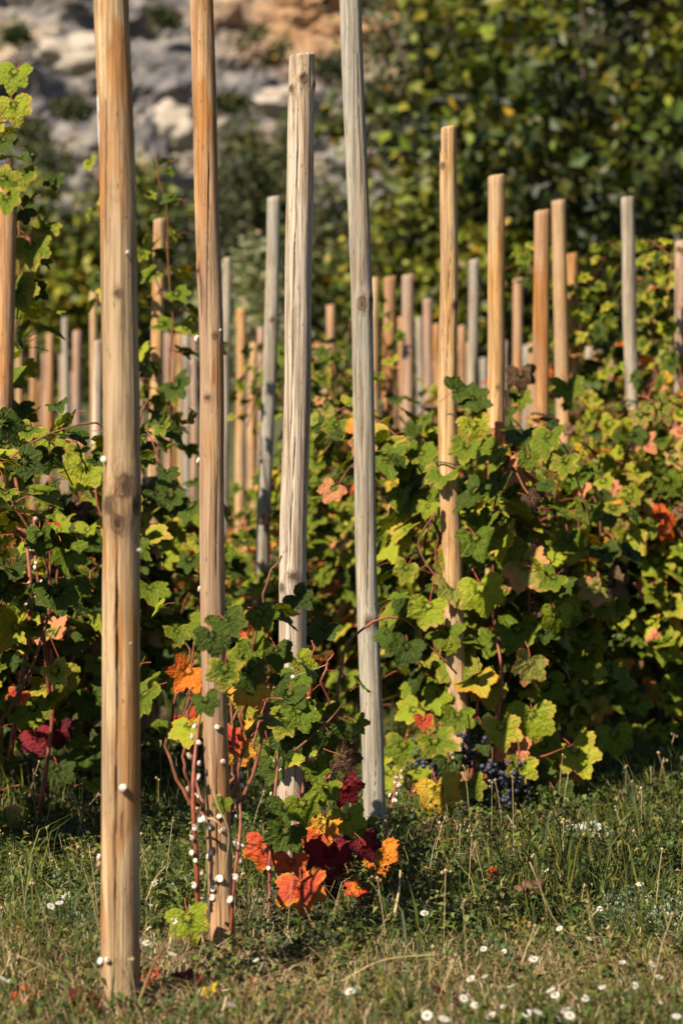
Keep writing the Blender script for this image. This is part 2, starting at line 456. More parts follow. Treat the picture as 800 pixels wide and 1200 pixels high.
def tree(name, label, base, crown_c, radii, nclump, per, leaf, cols, clump_r, trunk_r, seed, group=None, bare=0.0):
    r = np.random.default_rng(seed)
    base = np.array(base, float); cc = np.array(crown_c, float); radii = np.array(radii, float)
    t = thing(name, label, 'tree' if 'tree' in name else 'shrub', tuple(base), group)
    u = r.normal(size=(nclump, 3)); u /= np.linalg.norm(u, axis=1, keepdims=True)
    rad = r.random(nclump) ** 0.45
    bump = np.array([1 + 0.35 * mn.noise(Vector(tuple(v * 1.7 + seed))) for v in u])
    cen = u * (rad * bump)[:, None] * radii + cc
    cen[:, 2] = np.maximum(cen[:, 2], base[2] + 0.3)
    P, Cc = [], []
    cols = np.array(cols, float)
    for c in cen:
        k = max(6, int(per * (0.5 + r.random())))
        off = r.normal(size=(k, 3)) * clump_r * (0.6 + 0.7 * r.random()) * np.array([1, 1, 0.7])
        P.append(c + off)
        basec = cols[r.integers(len(cols))] * (0.75 + 0.5 * r.random())
        Cc.append(basec[None] * (0.65 + 0.7 * r.random((k, 1))) * (1 + 0.12 * r.normal(size=(k, 3))))
    P = np.concatenate(P) - base; Cc = np.clip(np.concatenate(Cc), 0.004, 0.8)
    odd = r.random(len(P)) < 0.008
    Cc[odd] = (0.42, 0.25, 0.02)
    ob('crown', leaf_cloud('crown', P, leaf, Cc, M['treeleaf']), t)
    top = (cc - base) * np.array([1, 1, 0.9])
    V, Q, T = tube(spline([(0, 0, -0.2), top * 0.35 + r.normal(size=3) * 0.1, top], 10), np.linspace(trunk_r, trunk_r * 0.35, 10), 8)
    ob('trunk', mesh_np('trunk', V, [Q, T], [M['bark']]), t)
    J = Join()
    for c in cen[r.permutation(nclump)[:min(nclump, 26)]]:
        s = top * (0.25 + 0.6 * r.random()); e = c - base
        J.add(*tube(spline([s, (s + e) / 2 + r.normal(size=3) * 0.15, e], 6), np.linspace(trunk_r * 0.35, trunk_r * 0.06, 6), 5))
    ob('limb', J.mesh('limb', M['bark']), t)
    return t


def at(px, py, d): return tuple(W(px, py, d))
def on_ground(px, d): return ((px - 400) / F * d, d, 0.0)


DKG = [(0.032, 0.044, 0.004), (0.062, 0.076, 0.005), (0.125, 0.135, 0.010), (0.018, 0.027, 0.004)]
OLV = [(0.055, 0.064, 0.018), (0.085, 0.095, 0.027), (0.034, 0.042, 0.012), (0.14, 0.14, 0.055)]
YLG = [(0.10, 0.115, 0.008), (0.15, 0.155, 0.011), (0.06, 0.075, 0.007), (0.20, 0.19, 0.016)]
PIN = [(0.026, 0.036, 0.012), (0.042, 0.052, 0.015), (0.075, 0.080, 0.022)]
SAG = [(0.22, 0.23, 0.12), (0.15, 0.17, 0.07), (0.30, 0.29, 0.17)]

tree('broadleaf_tree', 'large dark green broadleaf tree behind the right vines', on_ground(700, 26), at(690, 225, 26), (2.4, 4.2, 3.0), 200, 60, 0.18, DKG, 0.25, 0.16, 1)
tree('broadleaf_tree', 'olive green tree rising behind the tall grey post', on_ground(545, 31), at(545, 140, 31), (1.55, 1.5, 4.2), 180, 60, 0.13, OLV + [DKG[1]], 0.30, 0.18, 2)
tree('broadleaf_tree', 'hazy olive tree top behind the dark broadleaf tree', on_ground(790, 34), at(770, 40, 34), (2.6, 1.6, 3.8), 170, 55, 0.14, OLV, 0.34, 0.2, 3)
tree('broadleaf_tree', 'green tree closing the gap between olive and dark trees', on_ground(605, 29), at(595, 250, 29), (1.5, 3.2, 2.6), 110, 60, 0.17, DKG, 0.26, 0.14, 4)
tree('hedge_shrub', 'yellow green bush behind the vines beside the grey post', on_ground(470, 25), at(475, 345, 25), (0.65, 0.6, 1.1), 60, 42, 0.11, YLG + DKG, 0.18, 0.06, 5)
tree('hedge_shrub', 'dense green bush at the foot of the broadleaf tree', on_ground(620, 24), at(610, 380, 24), (1.3, 0.7, 1.0), 70, 42, 0.11, DKG + [YLG[0]], 0.2, 0.06, 6)
tree('hedge_shrub', 'green bush below the broadleaf tree at the field edge', on_ground(790, 24), at(780, 370, 24), (1.0, 0.7, 1.2), 60, 42, 0.11, DKG + [YLG[0]], 0.2, 0.06, 16)
tree('scrub_tree', 'yellow green bushy tree below the cliff behind the foreground post', on_ground(60, 44), at(62, 330, 44), (1.25, 1.0, 2.4), 80, 60, 0.17, YLG, 0.30, 0.12, 7)
tree('scrub_tree', 'sunny green tree between the foreground post and the pines', on_ground(150, 47), at(150, 335, 47), (1.1, 1.0, 2.6), 70, 60, 0.17, YLG[:1] + YLG[2:3] + DKG, 0.32, 0.12, 8)
tree('scrub_tree', 'bright green bush at the left edge of the field', on_ground(-15, 40), at(-15, 380, 40), (0.9, 1.0, 2.3), 50, 55, 0.16, YLG + DKG, 0.30, 0.1, 9)
tree('pine_tree', 'dark hazy pine on the slope behind the split post', on_ground(300, 62), at(298, 285, 62), (1.25, 1.3, 2.9), 150, 70, 0.17, PIN, 0.40, 0.2, 10)
tree('pine_tree', 'dark pine on the slope between the two tan posts', on_ground(215, 58), at(222, 335, 58), (1.6, 1.5, 2.2), 110, 70, 0.17, PIN + [DKG[0]], 0.36, 0.2, 11)
tree('pine_tree', 'dark pine behind the tall grey post', on_ground(390, 56), at(385, 335, 56), (1.4, 1.3, 2.1), 90, 70, 0.17, PIN + [DKG[1]], 0.36, 0.18, 12)
for k, (px, d, py, rx, rz) in enumerate([(283, 27, 350, 0.22, 0.85), (306, 26, 365, 0.2, 0.85), (250, 28, 372, 0.2, 0.6)]):
    tree('sage_shrub', ['pale sage shrub with feathery spire left of the grey stake', 'pale feathery shrub right behind the grey stake', 'small pale shrub behind the reddish tan post'][k],
         on_ground(px, d), at(px, py, d), (rx, rx, rz), 36, 40, 0.06, SAG + [YLG[0]], 0.09, 0.03, 20 + k)
# scattered scrub clinging to the rock face
for k, (px, py, d, s) in enumerate([(90, 125, 134, 1.0), (35, 160, 132, 1.1), (130, 105, 137, 0.7), (310, 55, 142, 1.6), (270, 120, 132, 0.9), (390, 75, 141, 1.0),
                                    (20, 40, 142, 1.1), (350, 150, 130, 1.0), (190, 20, 146, 0.9), (60, 190, 128, 1.3), (285, 160, 122, 1.5), (330, 185, 112, 1.6), (395, 150, 128, 1.2), (440, 120, 134, 1.4)]):
    c = W(px, py, d)
    tree('scrub_shrub', ['dark shrub under the long pale rock ledge', 'dark shrub low on the grey rock left of the foreground post', 'small shrub on the rock just below the pale ledge by the foreground post',
         'wide shrub on the ochre rock between the reddish and bleached posts', 'shrub right of the pale rounded boulder', 'shrub on the ochre rock beside the tall grey post', 'shrub high on the cliff left of the pale ledge',
         'shrub on the rock behind the bleached post', 'small shrub high above the pale rounded boulder', 'round shrub at the cliff foot left of the foreground post', 'bushy shrub at the cliff foot below the pale boulder',
         'broad shrub at the cliff foot behind the bleached post', 'shrub at the cliff foot left of the tall grey post', 'shrub at the cliff foot right of the tall grey post'][k], (c.x, c.y, c.z - s), tuple(c), (s, s * 0.8, s * 0.75), 22, 26, 0.30, PIN + [DKG[0]], 0.32, 0.06, 40 + k, 'shrubs on the rock face')
# belt of trees on the slope under the rock face
for k, (px, py, d, rx, rz) in enumerate([(20, 300, 85, 2.6, 2.4), (110, 295, 80, 2.4, 2.2), (190, 290, 90, 2.8, 2.4), (262, 285, 82, 2.2, 2.6), (345, 285, 78, 2.2, 2.3), (425, 285, 84, 2.6, 2.6), (-75, 300, 82, 2.8, 2.8), (-165, 290, 86, 2.8, 3.0), (-260, 290, 84, 2.8, 3.0)]):
    x, y, _ = on_ground(px, d)
    tree('slope_tree', ['round dark tree below the cliff left of the foreground post', 'dark tree below the cliff behind the foreground post', 'wide dark tree below the cliff at the pale boulder', 'dark tree below the cliff behind the hazy pine', 'dark tree below the cliff behind the bleached post', 'dark tree below the cliff behind the olive tree', 'dark tree below the cliff past the orange corner post', 'second dark tree below the cliff past the orange corner post', 'third dark tree below the cliff past the orange corner post'][k], (x, y, (y - 61) * 0.15 - 0.5), at(px, py + 66, d), (rx, rx * 0.8, rz), 90, 60, 0.26, PIN + [DKG[0]] + ([YLG[2]] if k < 2 or k > 5 else []), 0.5, 0.18, 70 + k, 'trees below the rock face')


# ------------------------------------------------------------------ posts
def post_mesh(name, path, r0, r1, mat, seed, na=20, nr=40, knots=(), cracks=(), white=(), rough=1.0, chamfer=0.004):
    """path: world (x,y,z) control points bottom to top, centre line; theta 0 faces the camera, + to its right"""
    ctr = spline(path, nr); base = ctr[0].copy(); th = np.arange(na) / na * 2 * math.pi - math.pi
    ztop = ctr[-1, 2]
    Vv = np.zeros((nr, na, 3)); mk = np.zeros((nr, na, 3))
    for i in range(nr):
        z = ctr[i, 2]; f = i / (nr - 1); rr = r0 + (r1 - r0) * f
        rr *= 1 + 0.03 * mn.noise(Vector((seed, z * 2.3, 0)))
        ox = 0.05 * rr * mn.noise(Vector((seed + 5, z * 3, 0))) * 2; oy = 0.05 * rr * mn.noise(Vector((seed + 9, z * 3, 0)))
        for j in range(na):
            t = th[j]; s, c = math.sin(t), -math.cos(t)
            k = 1 + rough * (0.06 * mn.noise(Vector((s * 1.2 + seed, c * 1.2, z * 1.4))) + 0.022 * mn.noise(Vector((s * 6 + seed, c * 6, z * 2.0))))
            dd = 0.0
            for (kt, kz, ks, kb) in knots:
                da = (t - kt + math.pi) % (2 * math.pi) - math.pi
                dz = (z - kz) / 1.35; dist = math.hypot(da * rr, dz) / ks
                if dist < 3:
                    dd += kb * (math.exp(-(dist * 0.62) ** 2) - 0.75 * math.exp(-(dist * 2.2) ** 2))
                    mk[i, j, 1] = max(mk[i, j, 1], min(1, 1.1 * math.exp(-(dist * 0.85) ** 2)))
            for (ct, z0, z1, wd, dp, drift) in cracks:
                if z0 < z < z1:
                    u = (z - z0) / (z1 - z0); env = min(1, 6 * u, 6 * (1 - u))
                    cc = ct + drift * (u - 0.5) + 0.10 * mn.noise(Vector((seed + ct, z * 4, 3))) + 0.05 * mn.noise(Vector((seed + ct, z * 17, 5)))
                    da = abs((t - cc + math.pi) % (2 * math.pi) - math.pi) * rr
                    ww = wd * env * (0.75 + 0.5 * mn.noise(Vector((z * 9, ct, seed))))
                    if ww > 0 and da < ww * 2.2:
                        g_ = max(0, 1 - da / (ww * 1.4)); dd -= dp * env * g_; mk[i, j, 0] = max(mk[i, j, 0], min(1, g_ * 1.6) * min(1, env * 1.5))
            for (wt, z0, z1, ww) in white:
                if z0 < z < z1 and abs(t - wt) * rr < ww * (0.5 + mn.noise(Vector((z * 30, t * 4, 1)))): mk[i, j, 2] = 1
            q = rr * k + dd
            Vv[i, j] = (ctr[i, 0] + ox + q * s, ctr[i, 1] + oy + q * c, z + (0.004 * s + 0.003 * mn.noise(Vector((s * 3, c * 3, seed))) if i == nr - 1 else 0))
    # softened end and top face with rings
    last = Vv[-1]; cen = last.mean(0)
    rings = [last + (cen - last) * 0.10 + np.array([0, 0, chamfer]), last + (cen - last) * 0.5 + np.array([0, 0, chamfer + 0.001])]
    allv = np.concatenate([Vv.reshape(-1, 3)] + rings + [cen[None] + np.array([0, 0, chamfer + 0.001])]) - base
    q = gridq(nr + 2, na); j = np.arange(nr + 1) * na
    wrap = np.stack([j + na - 1, j, j + na, j + 2 * na - 1], 1)
    b0 = (nr + 1) * na; jj = np.arange(na)
    T = np.stack([b0 + jj, b0 + (jj + 1) % na, np.full(na, b0 + na)], 1)
    mkall = np.concatenate([mk.reshape(-1, 3), np.zeros((2 * na + 1, 3))])
    mkall[nr * na:, 1] = 0.25
    return mesh_np(name, allv, [q, wrap, T], [mat], {'mark': mkall}), base


POSTS = {}


def post(key, pts, d, wpx, mat, label, na=20, nr=40, ztop=None, wtop=None, group=None, **kw):
    """pts: photo pixels of the centre line from top to bottom; the foot goes on to the ground"""
    P = [W(x, y, d) for x, y in pts][::-1]
    if P[0].z > -0.1:
        a, b_ = P[0], P[1]; sl_ = (b_.x - a.x) / (b_.z - a.z); P.insert(0, Vector((a.x - sl_ * (a.z + 0.14) * 0.6, d, -0.14)))
    if ztop is not None and P[-1].z < ztop:
        a, b_ = P[-1], P[-2]; sl_ = (a.x - b_.x) / (a.z - b_.z); P.append(Vector((a.x + sl_ * (ztop - a.z), d, ztop)))
    r = wpx * d / F / 2; rt = (wtop or wpx) * d / F / 2
    me, base = post_mesh('vineyard_post', P, r, rt, mat, hash(key) % 97 + 0.37 if not isinstance(key, int) else key * 3.37, na, nr, **kw)
    o = ob('vineyard_post', me, None, base)
    tag(o, label, 'post', group); POSTS[key] = (o, P, r)
    return o


def zpx(py, d): return EYE - (py - HY) / F * d


D1, D2, D3, D4, D5 = 4.30, 4.80, 5.67, 6.35, 6.95
post(1, [(131, 0), (137, 200), (143, 580), (142, 900), (142, 1195)], D1, 48, M['tan'], 'thick weathered tan post in the foreground with a dark knot and long split', 96, 260, ztop=2.15, wtop=39,
     knots=[(-0.55, zpx(592, D1), 0.015, 0.005), (0.35, zpx(570, D1), 0.019, 0.006), (0.85, zpx(592, D1), 0.014, 0.005), (-0.1, zpx(612, D1), 0.013, 0.004), (0.0, zpx(345, D1), 0.009, 0.001)],
     cracks=[(-0.18, zpx(1192, D1), zpx(600, D1), 0.0026, 0.012, 0.12), (0.15, zpx(985, D1), zpx(945, D1), 0.0018, 0.006, 0), (-0.55, zpx(300, D1), zpx(100, D1), 0.0012, 0.003, 0.2)],
     white=[(-1.32, zpx(172, D1), zpx(115, D1), 0.012)])
post(2, [(236, 0), (242, 200), (248, 430), (249, 650), (254, 880), (262, 1142)], D2, 30, M['tan2'], 'slim reddish tan post with streaked bark and white snails on its foot', 80, 240, ztop=2.2, wtop=27,
     knots=[(0.35, zpx(395, D2), 0.007, 0.001), (-0.35, zpx(467, D2), 0.008, 0.002), (-1.1, zpx(318, D2), 0.008, 0.003)],
     cracks=[(0.15, zpx(330, D2), zpx(170, D2), 0.0016, 0.006, 0.4), (0.45, zpx(680, D2), zpx(540, D2), 0.0014, 0.004, 0.2), (-0.05, zpx(1120, D2), zpx(860, D2), 0.0018, 0.006, 0.2), (-0.8, zpx(380, D2), zpx(300, D2), 0.002, 0.006, 0.1)])
post(3, [(354, 66), (353, 110), (350, 300), (344, 640), (342, 800), (340, 960)], D3, 33, M['bleached'], 'bleached pale post with knot holes near its flat top and a long split', 96, 250, wtop=30,
     knots=[(0.10, zpx(94, D3), 0.011, 0.0045), (-0.75, zpx(106, D3), 0.008, 0.005), (1.2, zpx(100, D3), 0.008, 0.005), (0.05, zpx(675, D3), 0.012, 0.0045), (-0.8, zpx(688, D3), 0.009, 0.005)],
     cracks=[(-0.28, zpx(540, D3), zpx(110, D3), 0.0018, 0.009, 0.25), (-0.08, zpx(650, D3), zpx(500, D3), 0.0017, 0.008, 0.1), (-0.16, zpx(800, D3), zpx(690, D3), 0.0013, 0.006, -0.1),
             (0.75, zpx(110, D3), zpx(62, D3), 0.0014, 0.006, 0.05), (-0.55, zpx(96, D3), zpx(60, D3), 0.001, 0.004, 0)])
post(4, [(411, 0), (414, 120), (423, 355), (430, 690), (436, 880), (439, 955)], D4, 26, M['grey'], 'tall grey green post with a knot, rising out of the picture', 80, 240, ztop=2.32, wtop=25,
     knots=[(0.0, zpx(356, D4), 0.014, 0.004), (0.85, zpx(352, D4), 0.011, 0.004), (0.05, zpx(728, D4), 0.013, 0.004), (0.75, zpx(730, D4), 0.010, 0.003)],
     cracks=[(0.1, zpx(720, D4), zpx(610, D4), 0.0012, 0.005, 0.5), (0.15, zpx(950, D4), zpx(880, D4), 0.0012, 0.004, 0.3), (0.5, zpx(250, D4), zpx(30, D4), 0.001, 0.003, 0.2)])
post(5, [(526, 150), (525, 200), (526, 300), (524, 420), (525, 540), (529, 650), (534, 780), (539, 890)], D5, 26, M['honey'], 'honey coloured post with a torn bark chip at its top', 72, 200, wtop=19,
     knots=[(0.75, zpx(358, D5), 0.012, 0.003), (-0.7, zpx(195, D5), 0.008, 0.003)],
     cracks=[(0.1, zpx(360, D5), zpx(250, D5), 0.001, 0.004, 0.6), (0.0, zpx(440, D5), zpx(360, D5), 0.001, 0.004, 0.4)])
post(6, [(581, 207), (581, 420), (579, 600), (578, 700)], 8.1, 20, M['honey'], 'straight honey coloured post with a flat cut top', 40, 100, knots=[(0.1, zpx(455, 8.1), 0.009, 0.002)])
post(7, [(635, 248), (633, 450), (632, 700)], 9.0, 20, M['amber'], 'amber post with a wire tie and one snail', 40, 100, wtop=19)
post(8, [(654, 236), (657, 400), (661, 560)], 10.0, 17, M['honey'], 'pale post standing close behind the amber post with the wire tie', 32, 80)
post(9, [(670, 298), (673, 450), (676, 560)], 11.0, 13, M['amber'], 'short reddish post touching the pale post behind the amber one', 28, 60)
post(10, [(735, 232), (738, 400), (744, 600), (747, 740)], 10.1, 16, M['grey'], 'grey post standing out of the tall right vines', 32, 80)
post(11, [(798, 283), (797, 420), (793, 640), (788, 740)], 10.5, 15, M['rose'], 'brown post in the vines right of the grey one', 28, 60)
post(12, [(607, 327), (606, 430), (605, 560)], 12.6, 12, M['amber'], 'slim reddish post between the two honey posts, half behind leaves', 24, 50)
post(13, [(555, 305), (554, 400), (552, 470)], 12.8, 12, M['grey'], 'thin pale grey post left of the straight honey post', 24, 50)
post(14, [(457, 325), (455, 430), (452, 560)], 12.5, 14, M['amber'], 'orange post right behind the tall grey post', 28, 60)
post(15, [(478, 323), (478, 420), (476, 560)], 12.3, 14, M['rose'], 'dusty brown post with red vine leaves around it', 28, 60)
post(16, [(501, 351), (501, 420), (503, 560)], 14.2, 11, M['rose'], 'small dusty post behind the red vine leaves', 24, 50)
post(17, [(321, 232), (318, 380), (313, 500), (308, 640)], 9.0, 16, M['grey'], 'leaning grey post left of the bleached post', 40, 100, knots=[(0.1, zpx(375, 9.0), 0.010, 0.003)])
post(18, [(283, 362), (283, 450), (281, 560)], 14.5, 12, M['honey'], 'sunlit tan post between the reddish post and the leaning grey one', 24, 50)
post(19, [(266, 303), (265, 400), (263, 520)], 12.0, 11, M['grey'], 'thin greenish post half hidden behind the reddish tan post', 24, 50)
post(20, [(187, 258), (184, 400), (180, 600), (178, 800)], 8.6, 16, M['honey'], 'pale post wrapped by a climbing vine shoot right of the foreground post', 40, 90, wtop=14)
post(21, [(10, 215), (8, 300), (5, 430), (0, 560)], 7.0, 22, M['amber'], 'orange post at the field corner with a leafy shoot over its top', 40, 100)
post(22, [(116, 400), (114, 480), (111, 640)], 9.5, 11, M['bleached'], 'pale slanting post just behind the foreground post', 24, 50)
post(23, [(178, 560), (177, 700), (174, 905)], 7.7, 24, M['honey'], 'short pale stake leaning beside the foreground post', 32, 60)
post(24, [(22, 372), (23, 470), (26, 680)], 13.5, 9, M['honey'], 'thin tan stake right of the orange corner post', 20, 40)
FAR = [(40, 392, 6), (59, 391, 9), (76, 373, 8), (91, 388, 10), (110, 342, 9), (196, 390, 6), (203, 393, 6), (210, 391, 7), (218, 392, 8), (227, 394, 6),
       (297, 402, 8), (306, 384, 9), (372, 402, 10), (381, 404, 8), (389, 402, 10), (387, 358, 10), (438, 326, 8), (470, 372, 9), (405, 456, 14), (491, 372, 8), (511, 380, 8),
       (541, 382, 9), (548, 402, 8), (566, 420, 9), (590, 400, 8), (615, 405, 9), (622, 402, 8), (702, 412, 6), (716, 410, 6), (727, 408, 6), (690, 405, 7), (765, 372, 9), (783, 378, 9), (774, 420, 8)]
rf = random.Random(5)
GAPS = [(118, 'left of the thick foreground post'), (230, 'between the foreground and reddish tan posts'), (335, 'between the reddish tan and bleached posts'), (415, 'between the bleached and tall grey posts'),
        (520, 'between the tall grey and chipped honey posts'), (578, 'between the two honey posts'), (660, 'around the amber post with the wire tie'), (735, 'between the amber post and right grey post'), (9999, 'right of the grey post in the right vines')]


def gap(px): return next(t for x, t in GAPS if px < x)


for k in range(46):
    FAR.append((rf.uniform(0, 800) if k < 34 else rf.choice([rf.uniform(-190, -5), rf.uniform(805, 950)]), rf.uniform(400, 448), rf.uniform(5, 7.5)))
for k, (px, top, wp) in enumerate(FAR):
    hh = rf.uniform(1.75, 2.0)
    d = F * (hh - EYE) / (HY - top)
    d = min(max(d, 12.0), 30)
    wp = max(wp, 0.045 * F / d)
    m = rf.choice(['rose', 'rose', 'rose', 'honey', 'honey', 'amber', 'amber', 'grey'])
    post(100 + k, [(px, top), (px + rf.uniform(-3, 3), HY), (px + rf.uniform(-6, 6), HY + F * 0.9 / d)], d, wp, M[m],
         'distant %s stake %s' % ({'rose': 'dusty brown', 'honey': 'honey tan', 'amber': 'orange', 'bleached': 'pale', 'grey': 'grey'}[m], gap(px)), 16, 24,
         group='%s back row stakes %s' % ({'rose': 'dusty brown', 'honey': 'honey tan', 'amber': 'orange', 'bleached': 'pale', 'grey': 'grey'}[m], gap(px)))


def ring_tie(key, py, d, tail=0):
    o, P, r = POSTS[key]
    z = zpx(py, d); cx = np.interp(z, [p.z for p in P], [p.x for p in P])
    a = np.linspace(0, 2 * math.pi, 28)
    pts = np.stack([cx + (r * 1.06 + 0.002) * np.cos(a), d + (r * 1.06 + 0.002) * np.sin(a), z + 0.004 * np.sin(a * 2)], 1)
    if tail: pts = np.concatenate([pts, [(cx + r * 1.3, d - r, z - 0.02), (cx + r * 0.8, d - r * 1.2, z - tail)]])
    V, Q, T = tube(pts - np.array(o.location), 0.0022, 5)
    ob('wire_tie', mesh_np('wire_tie', V, [Q, T], [M['wire']]), o)


ring_tie(5, 543, D5); ring_tie(7, 485, 9.0, 0.12); ring_tie(10, 470, 10.1); ring_tie(15, 405, 12.3)
# torn chip of bark on the honey post
o5 = POSTS[5][0]; c0 = W(517, 172, D5); c0.y -= 0.006
chip = np.array([(0, 0, 0.055), (0.007, -0.004, 0.03), (0.004, -0.006, 0.0), (-0.009, -0.007, -0.018), (-0.002, -0.003, 0.02), (0.002, 0.006, 0.03), (0, 0.006, 0)])
ob('bark_chip', mesh_np('bark_chip', chip + np.array(c0) - np.array(o5.location), [np.array([(0, 1, 4), (1, 2, 4), (2, 3, 4), (0, 5, 1), (1, 5, 2), (2, 6, 3), (5, 6, 2), (0, 4, 5), (4, 3, 6), (4, 6, 5)])], [M['vtrunk']], smooth=False), o5)


# ------------------------------------------------------------------ vine leaves
def leaf_outline(th, seed, teeth=True, lobes=1.0):
    """radius of a five-lobed vine leaf, th = 0 at the tip"""
    r = 0.0
    spec = [(0, 1.0, 0.44), (0.86, 0.92, 0.44), (-0.86, 0.92, 0.44), (1.80, 0.78, 0.56), (-1.80, 0.78, 0.56)]
    for k, (a, l, wd) in enumerate(spec):
        l *= 1 + 0.10 * mn.noise(Vector((seed * 3.1, k * 2.2, 0)))
        da = abs((th - a + math.pi) % (2 * math.pi) - math.pi)
        r = max(r, l * (1 - lobes * 0.43 * min(1.2, da / wd) ** 1.2) if da < wd * 1.7 else 0)
    ab = abs(th)
    if ab > 2.36: r = max(r, 0.0); r = min(r if r > 0 else 0.6, 0.66) * max(0.04, 1 - (ab - 2.36) / 0.56) ** 0.7
    r = max(r, 0.05)
    if teeth:
        r *= 1 + 0.05 * (abs(((th * 4.4 + seed) % 1.0) * 2 - 1) * 2 - 1) * (1 if ab < 2.5 else 0.4)
    return r


VEINS = [0, 0.86, -0.86, 1.86, -1.86]


def leaf_template(seed, na, fr, pet=True, teeth=True):
    r_ = random.Random(seed * 13 + na)
    lob = r_.uniform(0.55, 1.0); cup = r_.uniform(-0.25, 0.32); fold = r_.uniform(0.04, 0.22); droop = r_.uniform(0.05, 0.42); tw = r_.uniform(-0.25, 0.25)
    th = (np.arange(na) / na) * 2 * math.pi - math.pi
    ro = np.array([leaf_outline(t, seed, teeth, lob) for t in th])
    vs = [(0, 0, 0)]; lf = [(0, 0, 0)]

    def z_of(x, y, rr, dv):
        z = fold * (abs(x) * 0.75 + dv * 0.15) + cup * (x * x) - droop * max(0, y) ** 2 + tw * x * y
        z += 0.07 * mn.noise(Vector((x * 2.3 + seed, y * 2.3, 0))) + 0.03 * mn.noise(Vector((x * 6 + seed, y * 6, 4))) * rr
        return z
    for f in fr:
        for t, r in zip(th, ro):
            rr = r * f if f == fr[-1] else f * (0.55 * r + 0.45 * min(r, 0.8 * r + 0.05))
            x, y = rr * math.sin(t), rr * math.cos(t)
            da = min(abs((t - v + math.pi) % (2 * math.pi) - math.pi) for v in VEINS)
            dv = rr * math.sin(min(da, math.pi / 2))
            vs.append((x, y, z_of(x, y, rr, dv))); lf.append((rr / max(0.5, r) if r > 0.4 else rr, dv, rr * math.cos(da)))
    vs = np.array(vs); lf = np.array(lf); lf[:, 0] = np.clip(lf[:, 0], 0, 1)
    j = np.arange(na); k = (j + 1) % na
    T = np.stack([np.zeros(na, int), 1 + k, 1 + j], 1)
    Q = [np.stack([1 + a * na + j, 1 + a * na + k, 1 + (a + 1) * na + k, 1 + (a + 1) * na + j], 1) for a in range(len(fr) - 1)]
    Q = np.concatenate(Q)[:, ::-1] if Q else np.zeros((0, 4), int)
    sc_ = 0.62                               # leaf about one unit wide
    vs = vs * sc_; lf[:, 1:] *= sc_
    vs[:, 2] -= vs[0, 2]
    if not pet: return vs, T, Q, lf, 0
    V, q, t = tube([(0, 0, 0.004), (0, -0.12, -0.05), (0.03, -0.30, -0.16), (0.05, -0.46, -0.33)], [0.013, 0.011, 0.011, 0.014], 4, False)
    n0 = len(vs); np_ = len(q)
    return np.concatenate([vs, V]), T, np.concatenate([Q, q + n0]), np.concatenate([lf, np.zeros((len(V), 3))]), np_


NS = 9
HERO, MIDL, FARL = {}, {}, []
for s in range(NS):
    for store, na, fr in ((HERO, 88, (0.22, 0.45, 0.68, 0.86, 1.0)), (MIDL, 44, (0.35, 0.7, 1.0))):
        vs, T, Q, lf, npq = leaf_template(s + 1.3, na, fr)
        mi = np.concatenate([np.zeros(len(T) + len(Q) - npq, int), np.ones(npq, int)])
        # polygon order: quads then tris
        mi = np.concatenate([np.zeros(len(Q) - npq, int), np.ones(npq, int), np.zeros(len(T), int)])
        me0 = mesh_np('leaf', vs, [Q, T], [M['leaf_green'], M['petiole']], {'lf': lf}, mat_idx=mi)
        for c in CATS:
            me = me0.copy(); me.materials[0] = M['leaf_' + c]; store[(s, c)] = me
        bpy.data.meshes.remove(me0)
    FARL.append(leaf_template(s + 1.3, 26, (0.55, 1.0), False, False))


def frame(n, t):
    n = n.normalized(); t = (t - n * t.dot(n))
    t = t.normalized() if t.length > 1e-4 else n.orthogonal().normalized()
    x = t.cross(n)
    return x, t, n


def leaf_matrix(p, n, t, s):
    x, t, n = frame(n, t)
    return Matrix(((x.x * s, t.x * s, n.x * s, p.x), (x.y * s, t.y * s, n.y * s, p.y), (x.z * s, t.z * s, n.z * s, p.z), (0, 0, 0, 1)))


def put_leaf(parent, base, p, n, t, s, cat, shape, store, rz=None):
    o = bpy.data.objects.new('leaf', store[(shape, cat)]); C.objects.link(o)
    o.parent = parent; o.matrix_basis = Matrix.Translation(-base) @ leaf_matrix(p, n, t, s)
    return o


def pick(r_, mix):
    u = r_.random() * sum(v for _, v in mix)
    for k, v in mix:
        u -= v
        if u <= 0: return k
    return mix[0][0]


MIX_G = [('green', 5), ('lime', 3), ('dark', 3), ('peach', .6), ('yellow', .3), ('brown', .35), ('red', .1), ('orange', .08)]
MIX_R = [('green', 4), ('lime', 3.6), ('dark', 2.2), ('peach', .75), ('yellow', .4), ('brown', .35), ('red', .08), ('orange', .06)]
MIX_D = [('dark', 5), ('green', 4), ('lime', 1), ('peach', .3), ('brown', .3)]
MIX_H = [('green', 4), ('dark', 3), ('lime', 2), ('yellow', .6), ('orange', .4), ('peach', .4), ('brown', .3)]
NLEAF = 0


